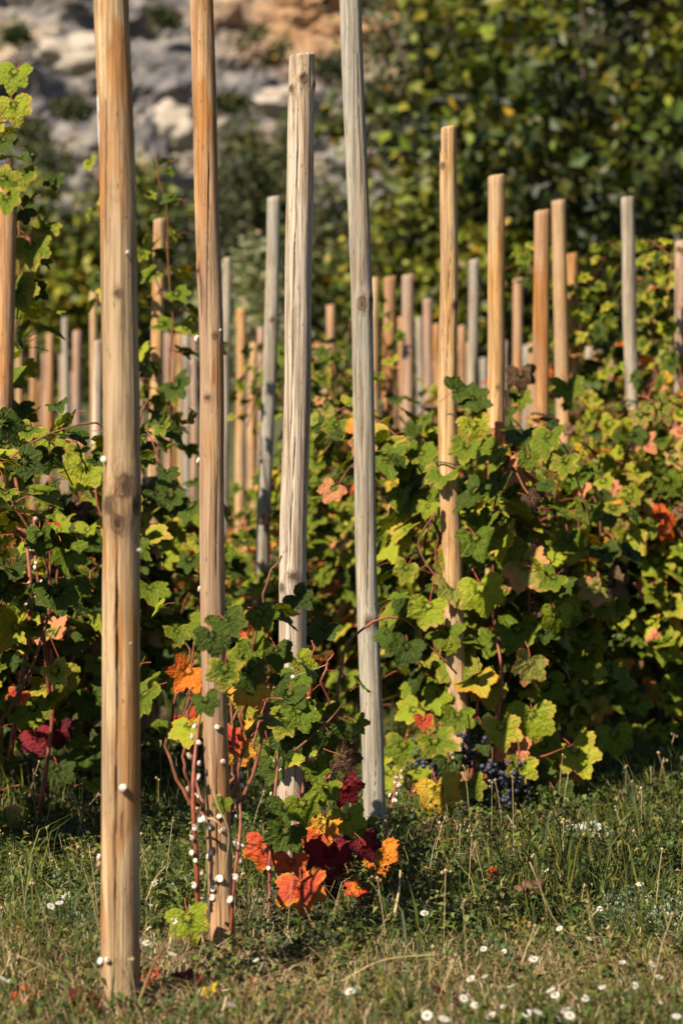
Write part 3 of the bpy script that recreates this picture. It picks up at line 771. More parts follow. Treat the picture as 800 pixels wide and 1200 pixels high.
def vine(base, H, label, group=None, nshoot=7, spread=0.22, leaf=0.11, mix=MIX_G, seed=0, lod='mid', lean=(0, 0), zmin=0.18, lateral=0.75, node=0.052, trunk=True, jitter=1.0, tall=None, red=False, skirt=0):
    """trunk, canes rising around the stake, leaves on alternate nodes"""
    global NLEAF
    r_ = random.Random(seed * 7 + 3)
    base = Vector((base[0], base[1], gh(base[0], base[1])))
    v = thing('grape_vine', label, 'vine', tuple(base), group)
    head_z = min(0.28, H * 0.3)
    head = Vector((r_.uniform(-.03, .03), r_.uniform(-.03, .03), head_z))
    if trunk:
        pts = spline([(0, 0, -0.08), (r_.uniform(-.03, .03), r_.uniform(-.03, .03), head_z * .5), tuple(head), tuple(head + Vector((r_.uniform(-.04, .04), 0, .04)))], 9)
        ob('trunk', tmesh('trunk', pts, [.028, .024, .022, .022, .02, .024, .028, .026, .014], M['vtrunk'], 8), v)
    L = []                                    # collected (p, n, t, size, cat, shape)
    J = Join()
    nsh = nshoot
    for s in range(nsh):
        a = s / nsh * 2 * math.pi + r_.uniform(-.5, .5)
        out = Vector((math.cos(a), math.sin(a), 0))
        hh = H * r_.uniform(0.62, 1.0) if s else H
        if tall and s == 0: hh = tall
        rad = spread * r_.uniform(.6, 1.15)
        droop = r_.random() < (0.15 if lod == 'hero' else 0.35) and not (tall and s == 0)
        tip = Vector((lean[0] * hh, lean[1] * hh, hh)) + out * rad * (0.9 if not droop else 1.5)
        if tall and s == 0: tip = Vector((lean[0] * hh, lean[1] * hh, hh))
        ctl = [head, head + out * rad * .6 + Vector((0, 0, head_z * .35)),
               Vector((lean[0] * hh * .5, lean[1] * hh * .5, head_z + (hh - head_z) * .5)) + out * rad * r_.uniform(.5, 1.1),
               Vector((lean[0] * hh * .8, lean[1] * hh * .8, head_z + (hh - head_z) * .85)) + out * rad * r_.uniform(.4, 1.0), tip]
        if droop: ctl.append(tip + out * .12 + Vector((r_.uniform(-.05, .05), 0, -r_.uniform(.1, .25))))
        P = spline([tuple(c) for c in ctl], 22)
        P += np.array([[mn.noise(Vector((i * .5, s, seed))) * .014, mn.noise(Vector((i * .5, s + 9, seed))) * .014, 0] for i in range(22)])
        if lod == 'far': J.add(*tube(P[::3], np.linspace(.005, .0025, len(P[::3])), 4, False)[:2])
        else: ob('cane', tmesh('cane', P, np.linspace(.0052, .0022, 22), M['cane_red'] if red else M['cane'], 5), v)
        seg = np.linalg.norm(np.diff(P, axis=0), axis=1); cum = np.concatenate([[0], np.cumsum(seg)])
        q = 0.10 + r_.random() * .05; side = 1
        while q < cum[-1]:
            p = Vector([np.interp(q, cum, P[:, k]) for k in range(3)])
            f = q / cum[-1]
            if p.z > zmin:
                nl = 1 + (1 if r_.random() < lateral else 0)
                for e in range(nl):
                    ang = a + side * r_.uniform(.3, 1.7) + (math.pi if r_.random() < .15 else 0) + e * 1.2
                    o2 = Vector((math.cos(ang), math.sin(ang), 0))
                    reach = r_.uniform(.04, .09) * (1 if e == 0 else 1.9) * jitter
                    pl = p + o2 * reach + Vector((0, 0, r_.uniform(-.035, .05)))
                    n = o2 * .55 + Vector((0, 0, .45)) + to_sun * .55 + Vector((r_.gauss(0, .38), r_.gauss(0, .38), r_.gauss(0, .3)))
                    t = o2 * .5 + Vector((0, 0, -.9)) + Vector((r_.gauss(0, .45), r_.gauss(0, .3), r_.gauss(0, .3)))
                    sz = leaf * r_.uniform(.72, 1.25) * (1 - .5 * max(0, f - .7) / .3) * (.8 if e else 1)
                    L.append((pl, n, t, sz, pick(r_, mix), r_.randrange(NS)))
            side = -side; q += node * r_.uniform(.75, 1.3)
    for e in range(skirt):
        ang = r_.uniform(0, 2 * math.pi); o2 = Vector((math.cos(ang), math.sin(ang), 0))
        pl = o2 * spread * r_.uniform(.35, 1.35) + Vector((0, 0, r_.uniform(.05, .42)))
        n = o2 * .5 + Vector((0, 0, .4)) + to_sun * .6 + Vector((r_.gauss(0, .4), r_.gauss(0, .4), r_.gauss(0, .3)))
        L.insert(0, (pl, n, o2 * .4 + Vector((r_.gauss(0, .4), r_.gauss(0, .3), -.9)), leaf * r_.uniform(.6, 1.15), pick(r_, mix), r_.randrange(NS)))
    if lod == 'far': ob('canes', J.mesh('canes', M['cane']), v)
    r_.shuffle(L)
    far = L if lod == 'far' else L[300:]
    if far:
        Vs, Qs, Ts, A, Rn, mq, mt, n0 = [], [], [], [], [], [], [], 0
        for (p, n, t, s, c, sh) in far:
            vs, T, Q, lf, _ = FARL[sh]
            x, t, n = frame(n, t)
            Vs.append(np.array(p) + s * (vs[:, :1] * np.array(x) + vs[:, 1:2] * np.array(t) + vs[:, 2:] * np.array(n)))
            Qs.append(Q + n0); Ts.append(T + n0); n0 += len(vs); A.append(lf); Rn.append(np.full(len(vs), r_.random()))
            ci = CATS.index(c); mq.append(np.full(len(Q), ci)); mt.append(np.full(len(T), ci))
        me = mesh_np('foliage', np.concatenate(Vs), [np.concatenate(Qs), np.concatenate(Ts)], [M['far_' + c] for c in CATS], {'lf': np.concatenate(A), 'rnd': np.concatenate(Rn)}, mat_idx=np.concatenate(mq + mt))
        fo = ob('foliage', me, v); fo['kind'] = 'stuff'
    if lod != 'far':
        store = HERO if lod == 'hero' else MIDL
        for (p, n, t, s, c, sh) in L[:300]:
            put_leaf(v, Vector((0, 0, 0)), p, n, t, s, c, sh, store); NLEAF += 1
    return v


def gp(px, d): return ((px - 400) / F * d, d)


# near vines round the front posts
vA = vine(gp(252, 4.98), 0.80, 'low vine with an orange leaf twined round the slim reddish tan post', nshoot=6, spread=.12, leaf=.092, mix=MIX_H, seed=1, lod='hero', lateral=.25, zmin=.42, lean=(.05, 0), node=.075)
vB = vine(gp(352, 5.80), 0.62, 'low vine with red and yellow leaves at the foot of the bleached post', nshoot=6, spread=.14, leaf=.088, mix=MIX_H, seed=2, lod='hero', lateral=.3, zmin=.30, lean=(.06, 0), node=.075, red=True)
vC = vine(gp(552, 7.10), 1.22, 'leafy vine with dark blue grapes at the foot of the honey post', nshoot=9, spread=.20, leaf=.128, mix=MIX_R, seed=3, skirt=26, lod='hero', zmin=.24, lateral=.6, lean=(-.01, 0))
vC2 = vine(gp(625, 7.7), 1.02, 'dense yellow green vine round the straight honey post', nshoot=10, spread=.27, leaf=.128, mix=MIX_R, seed=4, skirt=60, lod='mid', zmin=.10, lateral=.8)
vC3 = vine(gp(690, 8.5), 1.25, 'dense vine right of the amber post with the wire tie', nshoot=10, spread=.28, leaf=.128, mix=MIX_R, seed=5, skirt=60, zmin=.06, lateral=.7)
vC4 = vine(gp(775, 8.6), 1.30, 'bushy vine with drooping leaves at the grassy lane', nshoot=10, spread=.30, leaf=.128, mix=MIX_R, seed=6, skirt=60, zmin=.06, lateral=.7)
vine(gp(730, 9.7), 1.45, 'vine at the foot of the grey post in the right rows', nshoot=9, spread=.28, leaf=.125, mix=MIX_R, seed=25, skirt=60, zmin=.06)
vine(gp(820, 9.6), 1.5, 'vine at the foot of the brown post right of the grey one', nshoot=9, spread=.28, leaf=.125, mix=MIX_R, seed=26, skirt=60, zmin=.06)
vine(gp(640, 9.6), 1.12, 'vine at the foot of the amber post with the wire tie', nshoot=9, spread=.26, leaf=.122, mix=MIX_D, seed=27, skirt=60, zmin=.06)
vine(gp(700, 11.2), 2.0, 'tall vine covering the short reddish post and grey post', nshoot=10, spread=.32, leaf=.122, mix=MIX_G, seed=7, zmin=.5)
vine(gp(775, 11.4), 2.1, 'tall vine between the grey post and the brown post', nshoot=10, spread=.32, leaf=.122, mix=MIX_G, seed=8, zmin=.5)
vine(gp(840, 10.6), 2.1, 'tall vine right of the brown post', nshoot=9, spread=.30, leaf=.122, mix=MIX_G, seed=9, zmin=.4)
vine(gp(605, 10.4), 1.22, 'vine behind the amber post with the wire tie', nshoot=8, spread=.24, leaf=.118, mix=MIX_G, seed=10, skirt=60, zmin=.06)
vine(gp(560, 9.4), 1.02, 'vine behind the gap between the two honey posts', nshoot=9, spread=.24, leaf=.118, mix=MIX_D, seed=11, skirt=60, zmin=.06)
vine(gp(490, 9.0), 1.06, 'vine left of the honey post with the bark chip', nshoot=9, spread=.24, leaf=.118, mix=MIX_G, seed=12, skirt=60, zmin=.06)
vine(gp(392, 9.8), 1.52, 'tall vine seen between the bleached post and the grey post', nshoot=8, spread=.19, leaf=.118, mix=MIX_G, seed=13, skirt=60, zmin=.06)
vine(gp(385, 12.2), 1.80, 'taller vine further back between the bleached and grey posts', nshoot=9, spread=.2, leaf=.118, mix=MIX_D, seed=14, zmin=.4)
vine(gp(450, 10.9), 1.28, 'vine at the orange post right behind the tall grey post', nshoot=8, spread=.24, leaf=.118, mix=MIX_G, seed=15, skirt=60, zmin=.06)
vine(gp(500, 12.6), 1.40, 'vine with bright red leaves at the dusty brown post', nshoot=8, spread=.24, leaf=.118, mix=MIX_G + [('red', 1.0)], seed=16, zmin=.1)
vine(gp(305, 9.3), 0.82, 'low vine at the foot of the leaning grey post', nshoot=9, spread=.26, leaf=.114, mix=MIX_G + [('red', .6), ('orange', .5)], seed=17, skirt=60, zmin=.05)
vine(gp(225, 9.9), 0.76, 'low vine behind the reddish tan post', nshoot=8, spread=.26, leaf=.114, mix=MIX_G, seed=18, skirt=60, zmin=.05)
vG1 = vine(gp(48, 6.9), 1.10, 'vine with red canes and snails left of the foreground post', nshoot=8, spread=.22, leaf=.12, mix=MIX_D + [('lime', 1.2)], seed=19, skirt=36, lod='hero', zmin=.22, lateral=.5, red=True)
vine(gp(108, 7.5), 1.20, 'dark leafy vine right behind the foreground post', nshoot=9, spread=.22, leaf=.12, mix=MIX_D + [('lime', 1.5)], seed=20, skirt=60, zmin=.15)
vG3 = vine(gp(-24, 7.15), 1.0, 'vine with a tall sunlit shoot over the orange corner post', nshoot=8, spread=.2, leaf=.12, mix=MIX_D + [('lime', 2)], seed=21, skirt=40, lod='hero', tall=2.02, lean=(.012, 0), jitter=.7)
vine(gp(182, 8.3), 0.9, 'vine with one climbing shoot up the pale wrapped post', nshoot=7, spread=.15, leaf=.112, mix=MIX_D + [('lime', 1.6), ('peach', 1)], seed=22, tall=2.06, lateral=1.0)
vine(gp(112, 8.4), 0.9, 'vine with one climbing shoot left of the foreground post', nshoot=6, spread=.15, leaf=.11, mix=MIX_D + [('lime', 1.6)], seed=23, tall=2.02, lateral=1.0)
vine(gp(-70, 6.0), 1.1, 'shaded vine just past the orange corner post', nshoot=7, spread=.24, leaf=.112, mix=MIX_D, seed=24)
# back rows
rv = random.Random(11)
k = 0
for d in (12.6, 13.8, 15.2, 16.6, 18.2, 20.0, 22.0):
    step = 1.0 / d * F
    x = -200 + rv.uniform(0, step * .5)
    while x < 960:
        left = x < 330
        hgt = rv.uniform(.72, .92) if left else rv.uniform(1.0, 1.28) + (0.35 if x > 640 else 0)
        vine(gp(x, d + rv.uniform(-.3, .3)), hgt, 'blurred %s back row vine %s' % ('low' if hgt < .95 else 'tall' if hgt > 1.35 else 'bushy', gap(x)), '%s back row vines %s' % ('low' if hgt < .95 else 'tall' if hgt > 1.35 else 'bushy', gap(x)), nshoot=6, spread=.24, leaf=.115, mix=MIX_G + [('red', .35), ('orange', .3)], seed=200 + k, skirt=30, lod='far', zmin=.1, lateral=.6, node=.075)
        x += step * rv.uniform(.8, 1.15); k += 1


# hand-placed leaves that stand out
def feature(v, px, py, d, wpx, cat, shape, nx=0.0, nz=0.25, tipdeg=180, tilt=0.0):
    """nx, nz: how far the blade turns right / up from facing the camera; tipdeg: direction of the tip in the picture, 0 = up, clockwise"""
    p = W(px, py, d); s = wpx * d / F
    n = Vector((nx, -1, nz)); a = R(tipdeg)
    t = Vector((math.sin(a), tilt, math.cos(a)))
    x_, t_, n_ = frame(n, t)
    p = p - t_ * s * 0.22                    # pixel marks the blade's middle
    put_leaf(v, v.location, p, n, t, s, cat, shape, HERO)


feature(vA, 216, 795, 4.90, 52, 'orange', 0, .25, .3, 215)
feature(vA, 222, 850, 5.05, 40, 'orange', 3, -.2, .1, 150)
feature(vA, 222, 1086, 4.72, 56, 'lime', 1, -.2, .35, 165)
feature(vA, 235, 740, 4.85, 44, 'green', 2, -.3, .5, 200)
feature(vA, 268, 735, 4.75, 52, 'dark', 4, .1, .7, 160)
feature(vA, 292, 795, 4.82, 50, 'dark', 5, .4, .4, 170)
feature(vA, 300, 760, 4.95, 40, 'green', 6, .2, .4, 150)
feature(vA, 260, 945, 4.70, 26, 'green', 7, -.2, .2, 190)
feature(vA, 288, 830, 4.95, 40, 'lime', 8, -.2, .2, 210)
feature(vA, 282, 885, 5.0, 38, 'yellow', 3, .1, .2, 160)
feature(vA, 276, 868, 4.9, 40, 'red', 2, -.1, .6, 100)
feature(vA, 250, 752, 4.70, 48, 'dark', 7, .1, .5, 170)
feature(vA, 262, 792, 4.66, 46, 'green', 1, -.1, .35, 185)
feature(vA, 243, 826, 4.70, 36, 'dark', 5, -.2, .4, 160)
feature(vA, 310, 725, 4.9, 40, 'green', 3, .2, .6, 150)
feature(vA, 325, 770, 5.0, 42, 'dark', 8, .2, .4, 175)
feature(vB, 338, 822, 5.40, 50, 'dark', 0, -.1, .4, 185)
feature(vB, 354, 842, 5.38, 48, 'green', 3, .2, .5, 165)
feature(vB, 336, 872, 5.42, 46, 'dark', 7, -.2, .3, 190)
feature(vB, 334, 955, 5.38, 48, 'dark', 6, -.1, .4, 180)
feature(vB, 356, 950, 5.36, 46, 'green', 1, .2, .4, 170)
feature(vB, 380, 930, 5.40, 40, 'green', 4, .1, .5, 190)
feature(vB, 340, 1018, 5.30, 44, 'red', 4, .1, .3, 185)
feature(vB, 307, 1002, 5.42, 52, 'red', 1, -.35, .15, 195)
feature(vB, 332, 985, 5.36, 54, 'dark', 3, .3, .3, 200)
feature(vB, 353, 1048, 5.18, 66, 'red', 5, -.25, .7, 170)
feature(vB, 388, 1012, 5.46, 66, 'purple', 2, .2, .25, 175)
feature(vB, 366, 992, 5.52, 44, 'red', 7, -.2, .3, 200)
feature(vB, 396, 1050, 5.48, 44, 'purple', 8, .3, .1, 160)
feature(vB, 430, 995, 5.42, 44, 'purple', 4, .5, .2, 150)
feature(vB, 446, 1006, 5.50, 52, 'orange', 6, .1, .3, 175)
feature(vB, 378, 972, 5.55, 46, 'yellow', 0, -.1, .4, 190)
feature(vB, 408, 966, 5.58, 48, 'lime', 3, .1, .5, 170)
feature(vB, 432, 975, 5.60, 34, 'green', 8, .3, .4, 160)
feature(vB, 410, 888, 5.40, 46, 'brown', 1, .2, -.2, 110)
feature(vB, 408, 928, 5.46, 46, 'purple', 6, .4, -.1, 140)
feature(vB, 356, 868, 5.42, 46, 'dark', 2, -.3, .4, 170)
feature(vB, 330, 850, 5.40, 46, 'green', 5, -.2, .5, 200)
feature(vB, 372, 905, 5.45, 40, 'green', 0, .1, .4, 160)
feature(vB, 345, 800, 5.50, 44, 'green', 7, -.2, .8, 180)
feature(vB, 318, 905, 5.50, 40, 'dark', 4, -.3, .3, 190)
feature(vB, 315, 880, 5.60, 40, 'green', 6, -.1, .3, 170)
feature(vC, 516, 935, 6.62, 58, 'yellow', 2, -.15, .3, 165)
feature(vC, 500, 972, 6.66, 62, 'lime', 5, -.1, .5, 170)
feature(vC, 513, 878, 6.72, 52, 'green', 0, .0, .5, 165)
feature(vC, 496, 848, 6.75, 26, 'red', 3, .1, .2, 180)
feature(vC, 622, 850, 6.85, 62, 'lime', 8, -.1, .2, 180)
feature(vC, 618, 785, 6.80, 50, 'peach', 6, .5, .1, 200)
feature(vC, 678, 890, 6.95, 62, 'lime', 4, .1, .5, 160)
feature(vC, 660, 905, 7.0, 60, 'peach', 1, -.1, .2, 190)
feature(vC, 620, 925, 6.9, 62, 'dark', 2, -.3, .3, 180)
feature(vC, 637, 955, 6.9, 40, 'lime', 7, .1, .1, 190)
for px, py, d, wp, c_, sh, nx_, nz_, tp in [(470, 882, 6.8, 48, 'green', 1, -.2, .4, 190), (588, 862, 6.78, 52, 'lime', 3, .1, .3, 175), (566, 858, 6.85, 46, 'dark', 5, -.1, .4, 165), (536, 846, 6.8, 44, 'green', 6, .1, .5, 185),
                                     (652, 938, 6.85, 50, 'dark', 8, .2, .3, 170), (700, 925, 7.2, 48, 'green', 0, .1, .4, 180), (478, 945, 6.7, 44, 'dark', 2, -.2, .3, 190), (600, 885, 6.8, 48, 'peach', 4, -.1, .2, 180), (640, 880, 6.9, 46, 'green', 7, .2, .4, 160),
                                     (528, 900, 6.7, 40, 'dark', 3, .2, .3, 170), (610, 905, 6.74, 44, 'lime', 6, .1, .1, 185), (556, 925, 6.66, 36, 'green', 1, -.2, .4, 150), (720, 870, 7.4, 50, 'lime', 5, .1, .3, 175), (690, 945, 7.0, 40, 'dark', 4, -.1, .3, 180)]:
    feature(vC, px, py, d, wp, c_, sh, nx_, nz_, tp)
feature(vC, 500, 720, 6.72, 50, 'lime', 0, -.2, .2, 190)
feature(vC, 565, 700, 6.80, 60, 'lime', 5, .0, .3, 170)
feature(vC, 560, 640, 6.82, 52, 'green', 3, .1, .5, 170)
feature(vC, 556, 505, 6.85, 44, 'lime', 1, .1, .3, 170)
feature(vC, 560, 470, 6.88, 44, 'dark', 4, -.1, .8, 120)
feature(vC, 545, 530, 6.80, 42, 'green', 6, -.1, .5, 190)
feature(vC, 540, 455, 6.9, 40, 'dark', 8, .3, .6, 60)
feature(vC, 660, 720, 7.4, 50, 'lime', 2, -.1, .3, 175)
feature(vC2, 692, 693, 7.4, 46, 'peach', 3, .2, .5, 240)
feature(vC2, 735, 640, 7.8, 50, 'lime', 0, .1, .2, 190)
feature(vC2, 665, 640, 7.5, 44, 'green', 7, -.1, .3, 180)
feature(vC2, 720, 715, 7.6, 40, 'green', 6, .1, .3, 180)
feature(vC3, 665, 460, 8.4, 44, 'green', 0, .1, .3, 175)
feature(vC3, 610, 445, 8.3, 40, 'brown', 1, -.1, .2, 175)
feature(vG3, 15, 92, 6.75, 46, 'lime', 5, -.2, .4, 190)
feature(vG3, 18, 130, 6.72, 46, 'lime', 2, .1, .4, 170)
feature(vG3, 2, 170, 6.80, 36, 'dark', 3, -.3, .4, 190)
feature(vG3, 12, 212, 6.70, 46, 'green', 1, .1, 1.0, 120)
feature(vG3, 8, 238, 6.66, 42, 'green', 4, -.2, .5, 170)
feature(vG1, 2, 965, 6.3, 50, 'peach', 6, .1, .2, 180)
feature(vG1, 12, 745, 6.4, 62, 'lime', 0, -.2, .1, 215)
feature(vG1, 70, 800, 6.6, 50, 'green', 2, .1, .4, 180)
feature(vG1, 45, 870, 6.6, 44, 'purple', 5, -.1, .5, 160)
feature(vG1, 68, 862, 6.65, 40, 'purple', 7, .2, .3, 175)
feature(vG1, 20, 820, 6.6, 30, 'red', 1, .0, .3, 200)
feature(vG1, 66, 625, 6.7, 28, 'orange', 3, .1, .3, 90)
feature(vG1, 60, 520, 6.75, 46, 'lime', 8, -.1, .3, 175)
feature(vG1, 95, 555, 6.7, 60, 'lime', 4, .0, .2, 200)
feature(vG1, 80, 655, 6.7, 50, 'green', 0, .1, .3, 180)


# extra canes close to the lens line, with snails on them
def cane(v, pts, r=.0045, mat='cane_red'):
    P = np.array([tuple(W(*p) - v.location) for p in pts])
    ob('cane', tmesh('cane', spline(P, 16), np.linspace(r, r * .55, 16), M[mat], 6), v)
    return spline(np.array([tuple(W(*p)) for p in pts]), 40)


CN = [cane(vA, [(232, 1110, 4.8), (231, 1020, 4.75), (226, 930, 4.75), (232, 855, 4.8), (240, 800, 4.85)], .006),
      cane(vA, [(268, 1120, 4.78), (276, 1020, 4.75), (282, 960, 4.8), (276, 900, 4.85), (270, 820, 4.9)], .004),
      cane(vB, [(318, 1110, 5.4), (316, 1010, 5.4), (322, 930, 5.45), (330, 860, 5.5)], .005),
      cane(vB, [(330, 1105, 5.5), (345, 1000, 5.45), (358, 900, 5.5), (366, 820, 5.5)], .006),
      cane(vB, [(445, 1060, 5.6), (452, 980, 5.6), (462, 930, 5.7), (466, 905, 5.75)], .004),
      cane(vG1, [(12, 890, 6.5), (22, 820, 6.45), (36, 720, 6.45), (32, 640, 6.5), (18, 560, 6.6)], .008),
      cane(vG1, [(60, 830, 6.6), (50, 730, 6.5), (42, 660, 6.5), (40, 600, 6.6)], .007),
      cane(vG1, [(45, 960, 6.6), (56, 890, 6.6), (62, 830, 6.6), (60, 760, 6.6)], .008),
      cane(vC, [(560, 960, 6.9), (575, 880, 6.85), (588, 800, 6.85), (580, 740, 6.9)], .007),
      cane(vC, [(545, 955, 6.95), (556, 880, 6.9), (560, 800, 6.9)], .007),
      cane(vC, [(575, 955, 6.9), (600, 900, 6.85), (640, 885, 6.85), (672, 872, 6.9)], .004),
      cane(vA, [(222, 965, 4.78), (250, 960, 4.70), (275, 985, 4.72), (300, 990, 4.8)], .0022, 'straw'),
      cane(vA, [(246, 870, 4.70), (252, 935, 4.68), (268, 975, 4.68), (262, 1030, 4.70)], .0018, 'straw'),
      cane(vB, [(290, 830, 5.4), (330, 800, 5.35), (385, 778, 5.4)], .0022, 'straw'),
      cane(vB, [(345, 880, 5.4), (380, 850, 5.4), (402, 825, 5.45)], .003, 'cane'),
      cane(vC, [(510, 600, 6.75), (490, 640, 6.75), (520, 690, 6.7)], .003, 'cane'),
      cane(vG1, [(10, 708, 6.45), (50, 708, 6.4), (90, 690, 6.4)], .003, 'straw')]


# grapes
def bunch(px, py, d, n, v, seed):
    py -= 22; d -= .06
    import bmesh
    r_ = random.Random(seed); bm = bmesh.new(); c0 = W(px, py, d) - v.location
    for i in range(n):
        f = i / n; rad = .030 * (1 - .75 * f)
        p = c0 + Vector((r_.gauss(0, .7) * rad, r_.gauss(0, .7) * rad, .035 - .085 * f + r_.uniform(-.006, .006)))
        bmesh.ops.create_icosphere(bm, subdivisions=2, radius=r_.uniform(.0062, .0082), matrix=Matrix.Translation(p))
    me = bpy.data.meshes.new('grape_bunch'); bm.to_mesh(me); bm.free(); me.materials.append(M['grape'])
    for p in me.polygons: p.use_smooth = True
    o = ob('grape_bunch', me, v); o['label'] = 'bunch of dusty dark blue grapes'
    stalk = tmesh('stalk', spline([tuple(c0 + Vector((0, .01, .09))), tuple(c0 + Vector((.004, 0, .06))), tuple(c0 + Vector((0, 0, 0)))], 6), .0022, M['cane'], 5)
    ob('stalk', stalk, o)


for k, a in enumerate([(548, 898, 6.78, 34), (495, 902, 6.85, 24), (510, 912, 6.85, 26), (575, 930, 6.76, 40), (594, 945, 6.76, 36), (560, 955, 6.78, 30), (585, 968, 6.8, 26), (606, 925, 6.8, 22), (548, 975, 6.82, 24), (618, 950, 6.9, 20), (478, 988, 6.7, 14)]):
    bunch(*a, vC, k)


# ------------------------------------------------------------------ snails
def snail_mesh():
    V, LF = [], []
    turns, n, m = 3.1, 46, 10
    for i in range(n):
        f = i / (n - 1); a = f * turns * 2 * math.pi
        g_ = math.exp(1.15 * (f - 1) * 2.0)
        R0, r0, z0 = .46 * g_, .40 * g_, .34 * (1 - g_) * 1.1
        for j in range(m):
            b_ = j / m * 2 * math.pi
            rr = R0 + r0 * math.cos(b_)
            V.append((rr * math.cos(a), rr * math.sin(a), z0 + r0 * .92 * math.sin(b_))); LF.append((j / m, f, 0))
    q = []
    for i in range(n - 1):
        for j in range(m):
            k = (j + 1) % m; q.append((i * m + j, i * m + k, (i + 1) * m + k, (i + 1) * m + j))
    V.append(tuple(np.mean(V[-m:], 0))); LF.append((0, 1, 0)); c = len(V) - 1
    t = [((n - 1) * m + j, (n - 1) * m + (j + 1) % m, c) for j in range(m)]
    return mesh_np('snail_shell', np.array(V), [np.array(q), np.array(t)], [M['snail']], {'lf': np.array(LF)})


SN = snail_mesh()
rs = random.Random(3)


def snail(p, n, size, label, group):
    o = bpy.data.objects.new('snail', SN); C.objects.link(o)
    t = Vector((rs.gauss(0, 1), rs.gauss(0, 1), rs.gauss(0, 1)))
    n = Vector(n) + Vector((rs.gauss(0, .25), rs.gauss(0, .25), rs.gauss(0, .25)))
    s = size * rs.uniform(.68, 1.0)
    o.matrix_world = leaf_matrix(Vector(p) + n.normalized() * s * .12, n, t, s)
    tag(o, label, 'snail', group)


def snail_post(key, px, py, d, size, label, group):
    o, P, r = POSTS[key]; c = W(px, py, d); cx = np.interp(c.z, [p.z for p in P], [p.x for p in P])
    ra = np.interp(c.z, [P[0].z, P[-1].z], [r, r * .92])
    s = max(-1.05, min(1.05, (c.x - cx) / ra)); th = math.asin(max(-1, min(1, s)))
    n = Vector((math.sin(th), -math.cos(th), 0)); p = Vector((cx, d, c.z)) + n * ra * 1.02
    snail(p, n, size, label, group)


for px, py, s in [(151, 298, .010), (124, 538, .012), (164, 645, .008), (147, 920, .014), (115, 1005, .014), (117, 1013, .013), (121, 1125, .014), (129, 1120, .014), (124, 1186, .014), (130, 1180, .012), (155, 753, .006)]:
    snail_post(1, px, py, D1, s, 'white snail clinging to the thick foreground post', 'snails on the foreground post')
for px, py, s in [(231, 398, .013), (233, 541, .013), (258, 387, .007), (247, 967, .013), (248, 998, .013), (246, 1003, .012), (258, 955, .010), (252, 1040, .015), (250, 1050, .014), (259, 1028, .015), (262, 970, .011), (234, 690, .010), (256, 932, .010), (262, 890, .013), (255, 850, .012)]:
    snail_post(2, px, py, D2, s, 'white snail clinging to the slim reddish tan post', 'snails on the reddish tan post')
for px, py, d, key in [(624, 527, 9.0, 7), (355, 790, D3, 3)]:
    snail_post(key, px, py, d, .013, 'lone white snail on the amber post' if key == 7 else 'lone white snail low on the bleached post', None)


def snail_cane(curve, n, f0, f1, size, label, group):
    for k in range(n):
        f = f0 + (f1 - f0) * (k + rs.uniform(-.35, .35)) / max(1, n - 1); i = int(max(0, min(1, f)) * 39)
        a = rs.uniform(-2.2, 2.2); nn = Vector((math.sin(a), -math.cos(a) * .9, rs.uniform(-.3, .3)))
        snail(Vector(curve[i]) + nn * (.004 + size * .3), nn, size * rs.uniform(.8, 1.1), label, group)


snail_cane(CN[0], 22, .12, 1.0, .014, 'white snail in the cluster on the red cane beside the reddish tan post', 'snails on the red cane')
snail_cane(CN[1], 8, .15, .75, .013, 'white snail on the thin cane right of the reddish tan post', 'snails on the thin cane')
snail_cane(CN[2], 8, .3, 1.0, .012, 'white snail on the left cane of the low red vine', 'snails on the left cane of the low vine')
snail_cane(CN[3], 9, .5, 1.0, .012, 'white snail on the middle cane of the low red vine', 'snails on the middle cane of the low vine')
snail_cane(CN[4], 12, .5, 1.0, .013, 'white snail on the stem beside the tall grey post foot', 'snails beside the grey post')
snail_cane(CN[5], 8, .2, .95, .013, 'white snail on the long red cane by the orange corner post', 'snails on the long red cane')
snail_cane(CN[6], 14, .5, 1.0, .013, 'white snail in the cluster on the short red cane of the left vine', 'snails on the short red cane')
snail_cane(CN[8], 4, .2, .9, .012, 'white snail on a cane of the grape bearing vine', 'snails on the grape bearing vine')
snail_cane(CN[11], 5, .1, .9, .013, 'white snail on the dry tendril across the reddish tan post', 'snails on the dry tendril')
snail_cane(CN[13], 5, .1, .8, .011, 'white snail on the dry twig in front of the bleached post', 'snails on the dry twig')
snail_cane(CN[16], 6, .3, .95, .011, 'white snail on the pale twig of the left vine', 'snails on the pale twig')


# ------------------------------------------------------------------ grass, weeds, flowers, litter
def blades(name, P, h, wd, lean, col, mat):
    n = len(P); a = rng.random(n) * 2 * math.pi
    dirv = np.stack([np.cos(a), np.sin(a), np.zeros(n)], 1); a2 = rng.random(n) * math.pi
    sd = np.stack([np.cos(a2), np.sin(a2) * .5, np.zeros(n)], 1)
    up = np.array([0, 0, 1.0])
    mid = P + dirv * (lean * h * .35)[:, None] + up * (h * .6)[:, None]
    tip = P + dirv * (lean * h)[:, None] + up * (h * (1 - .35 * lean))[:, None]
    hw = (wd / 2)[:, None]
    V = np.stack([P - sd * hw, P + sd * hw, mid + sd * hw * .8, mid - sd * hw * .8, tip], 1).reshape(-1, 3)
    i = np.arange(n)[:, None] * 5
    Q = i + np.array([[0, 1, 2, 3]]); T = i + np.array([[3, 2, 4]])
    return mesh_np(name, V, [Q, T], [mat], {'col': np.repeat(col, 5, 0)}, smooth=False)


def scatter(n, y0, y1, margin=.7):
    u = rng.random(n); y = np.sqrt(y0 ** 2 + u * (y1 ** 2 - y0 ** 2))
    x = (rng.random(n) * 2 - 1) * (y * 400 / F + margin)
    return np.stack([x, y, np.array([gh(a, b_) for a, b_ in zip(x, y)])], 1)


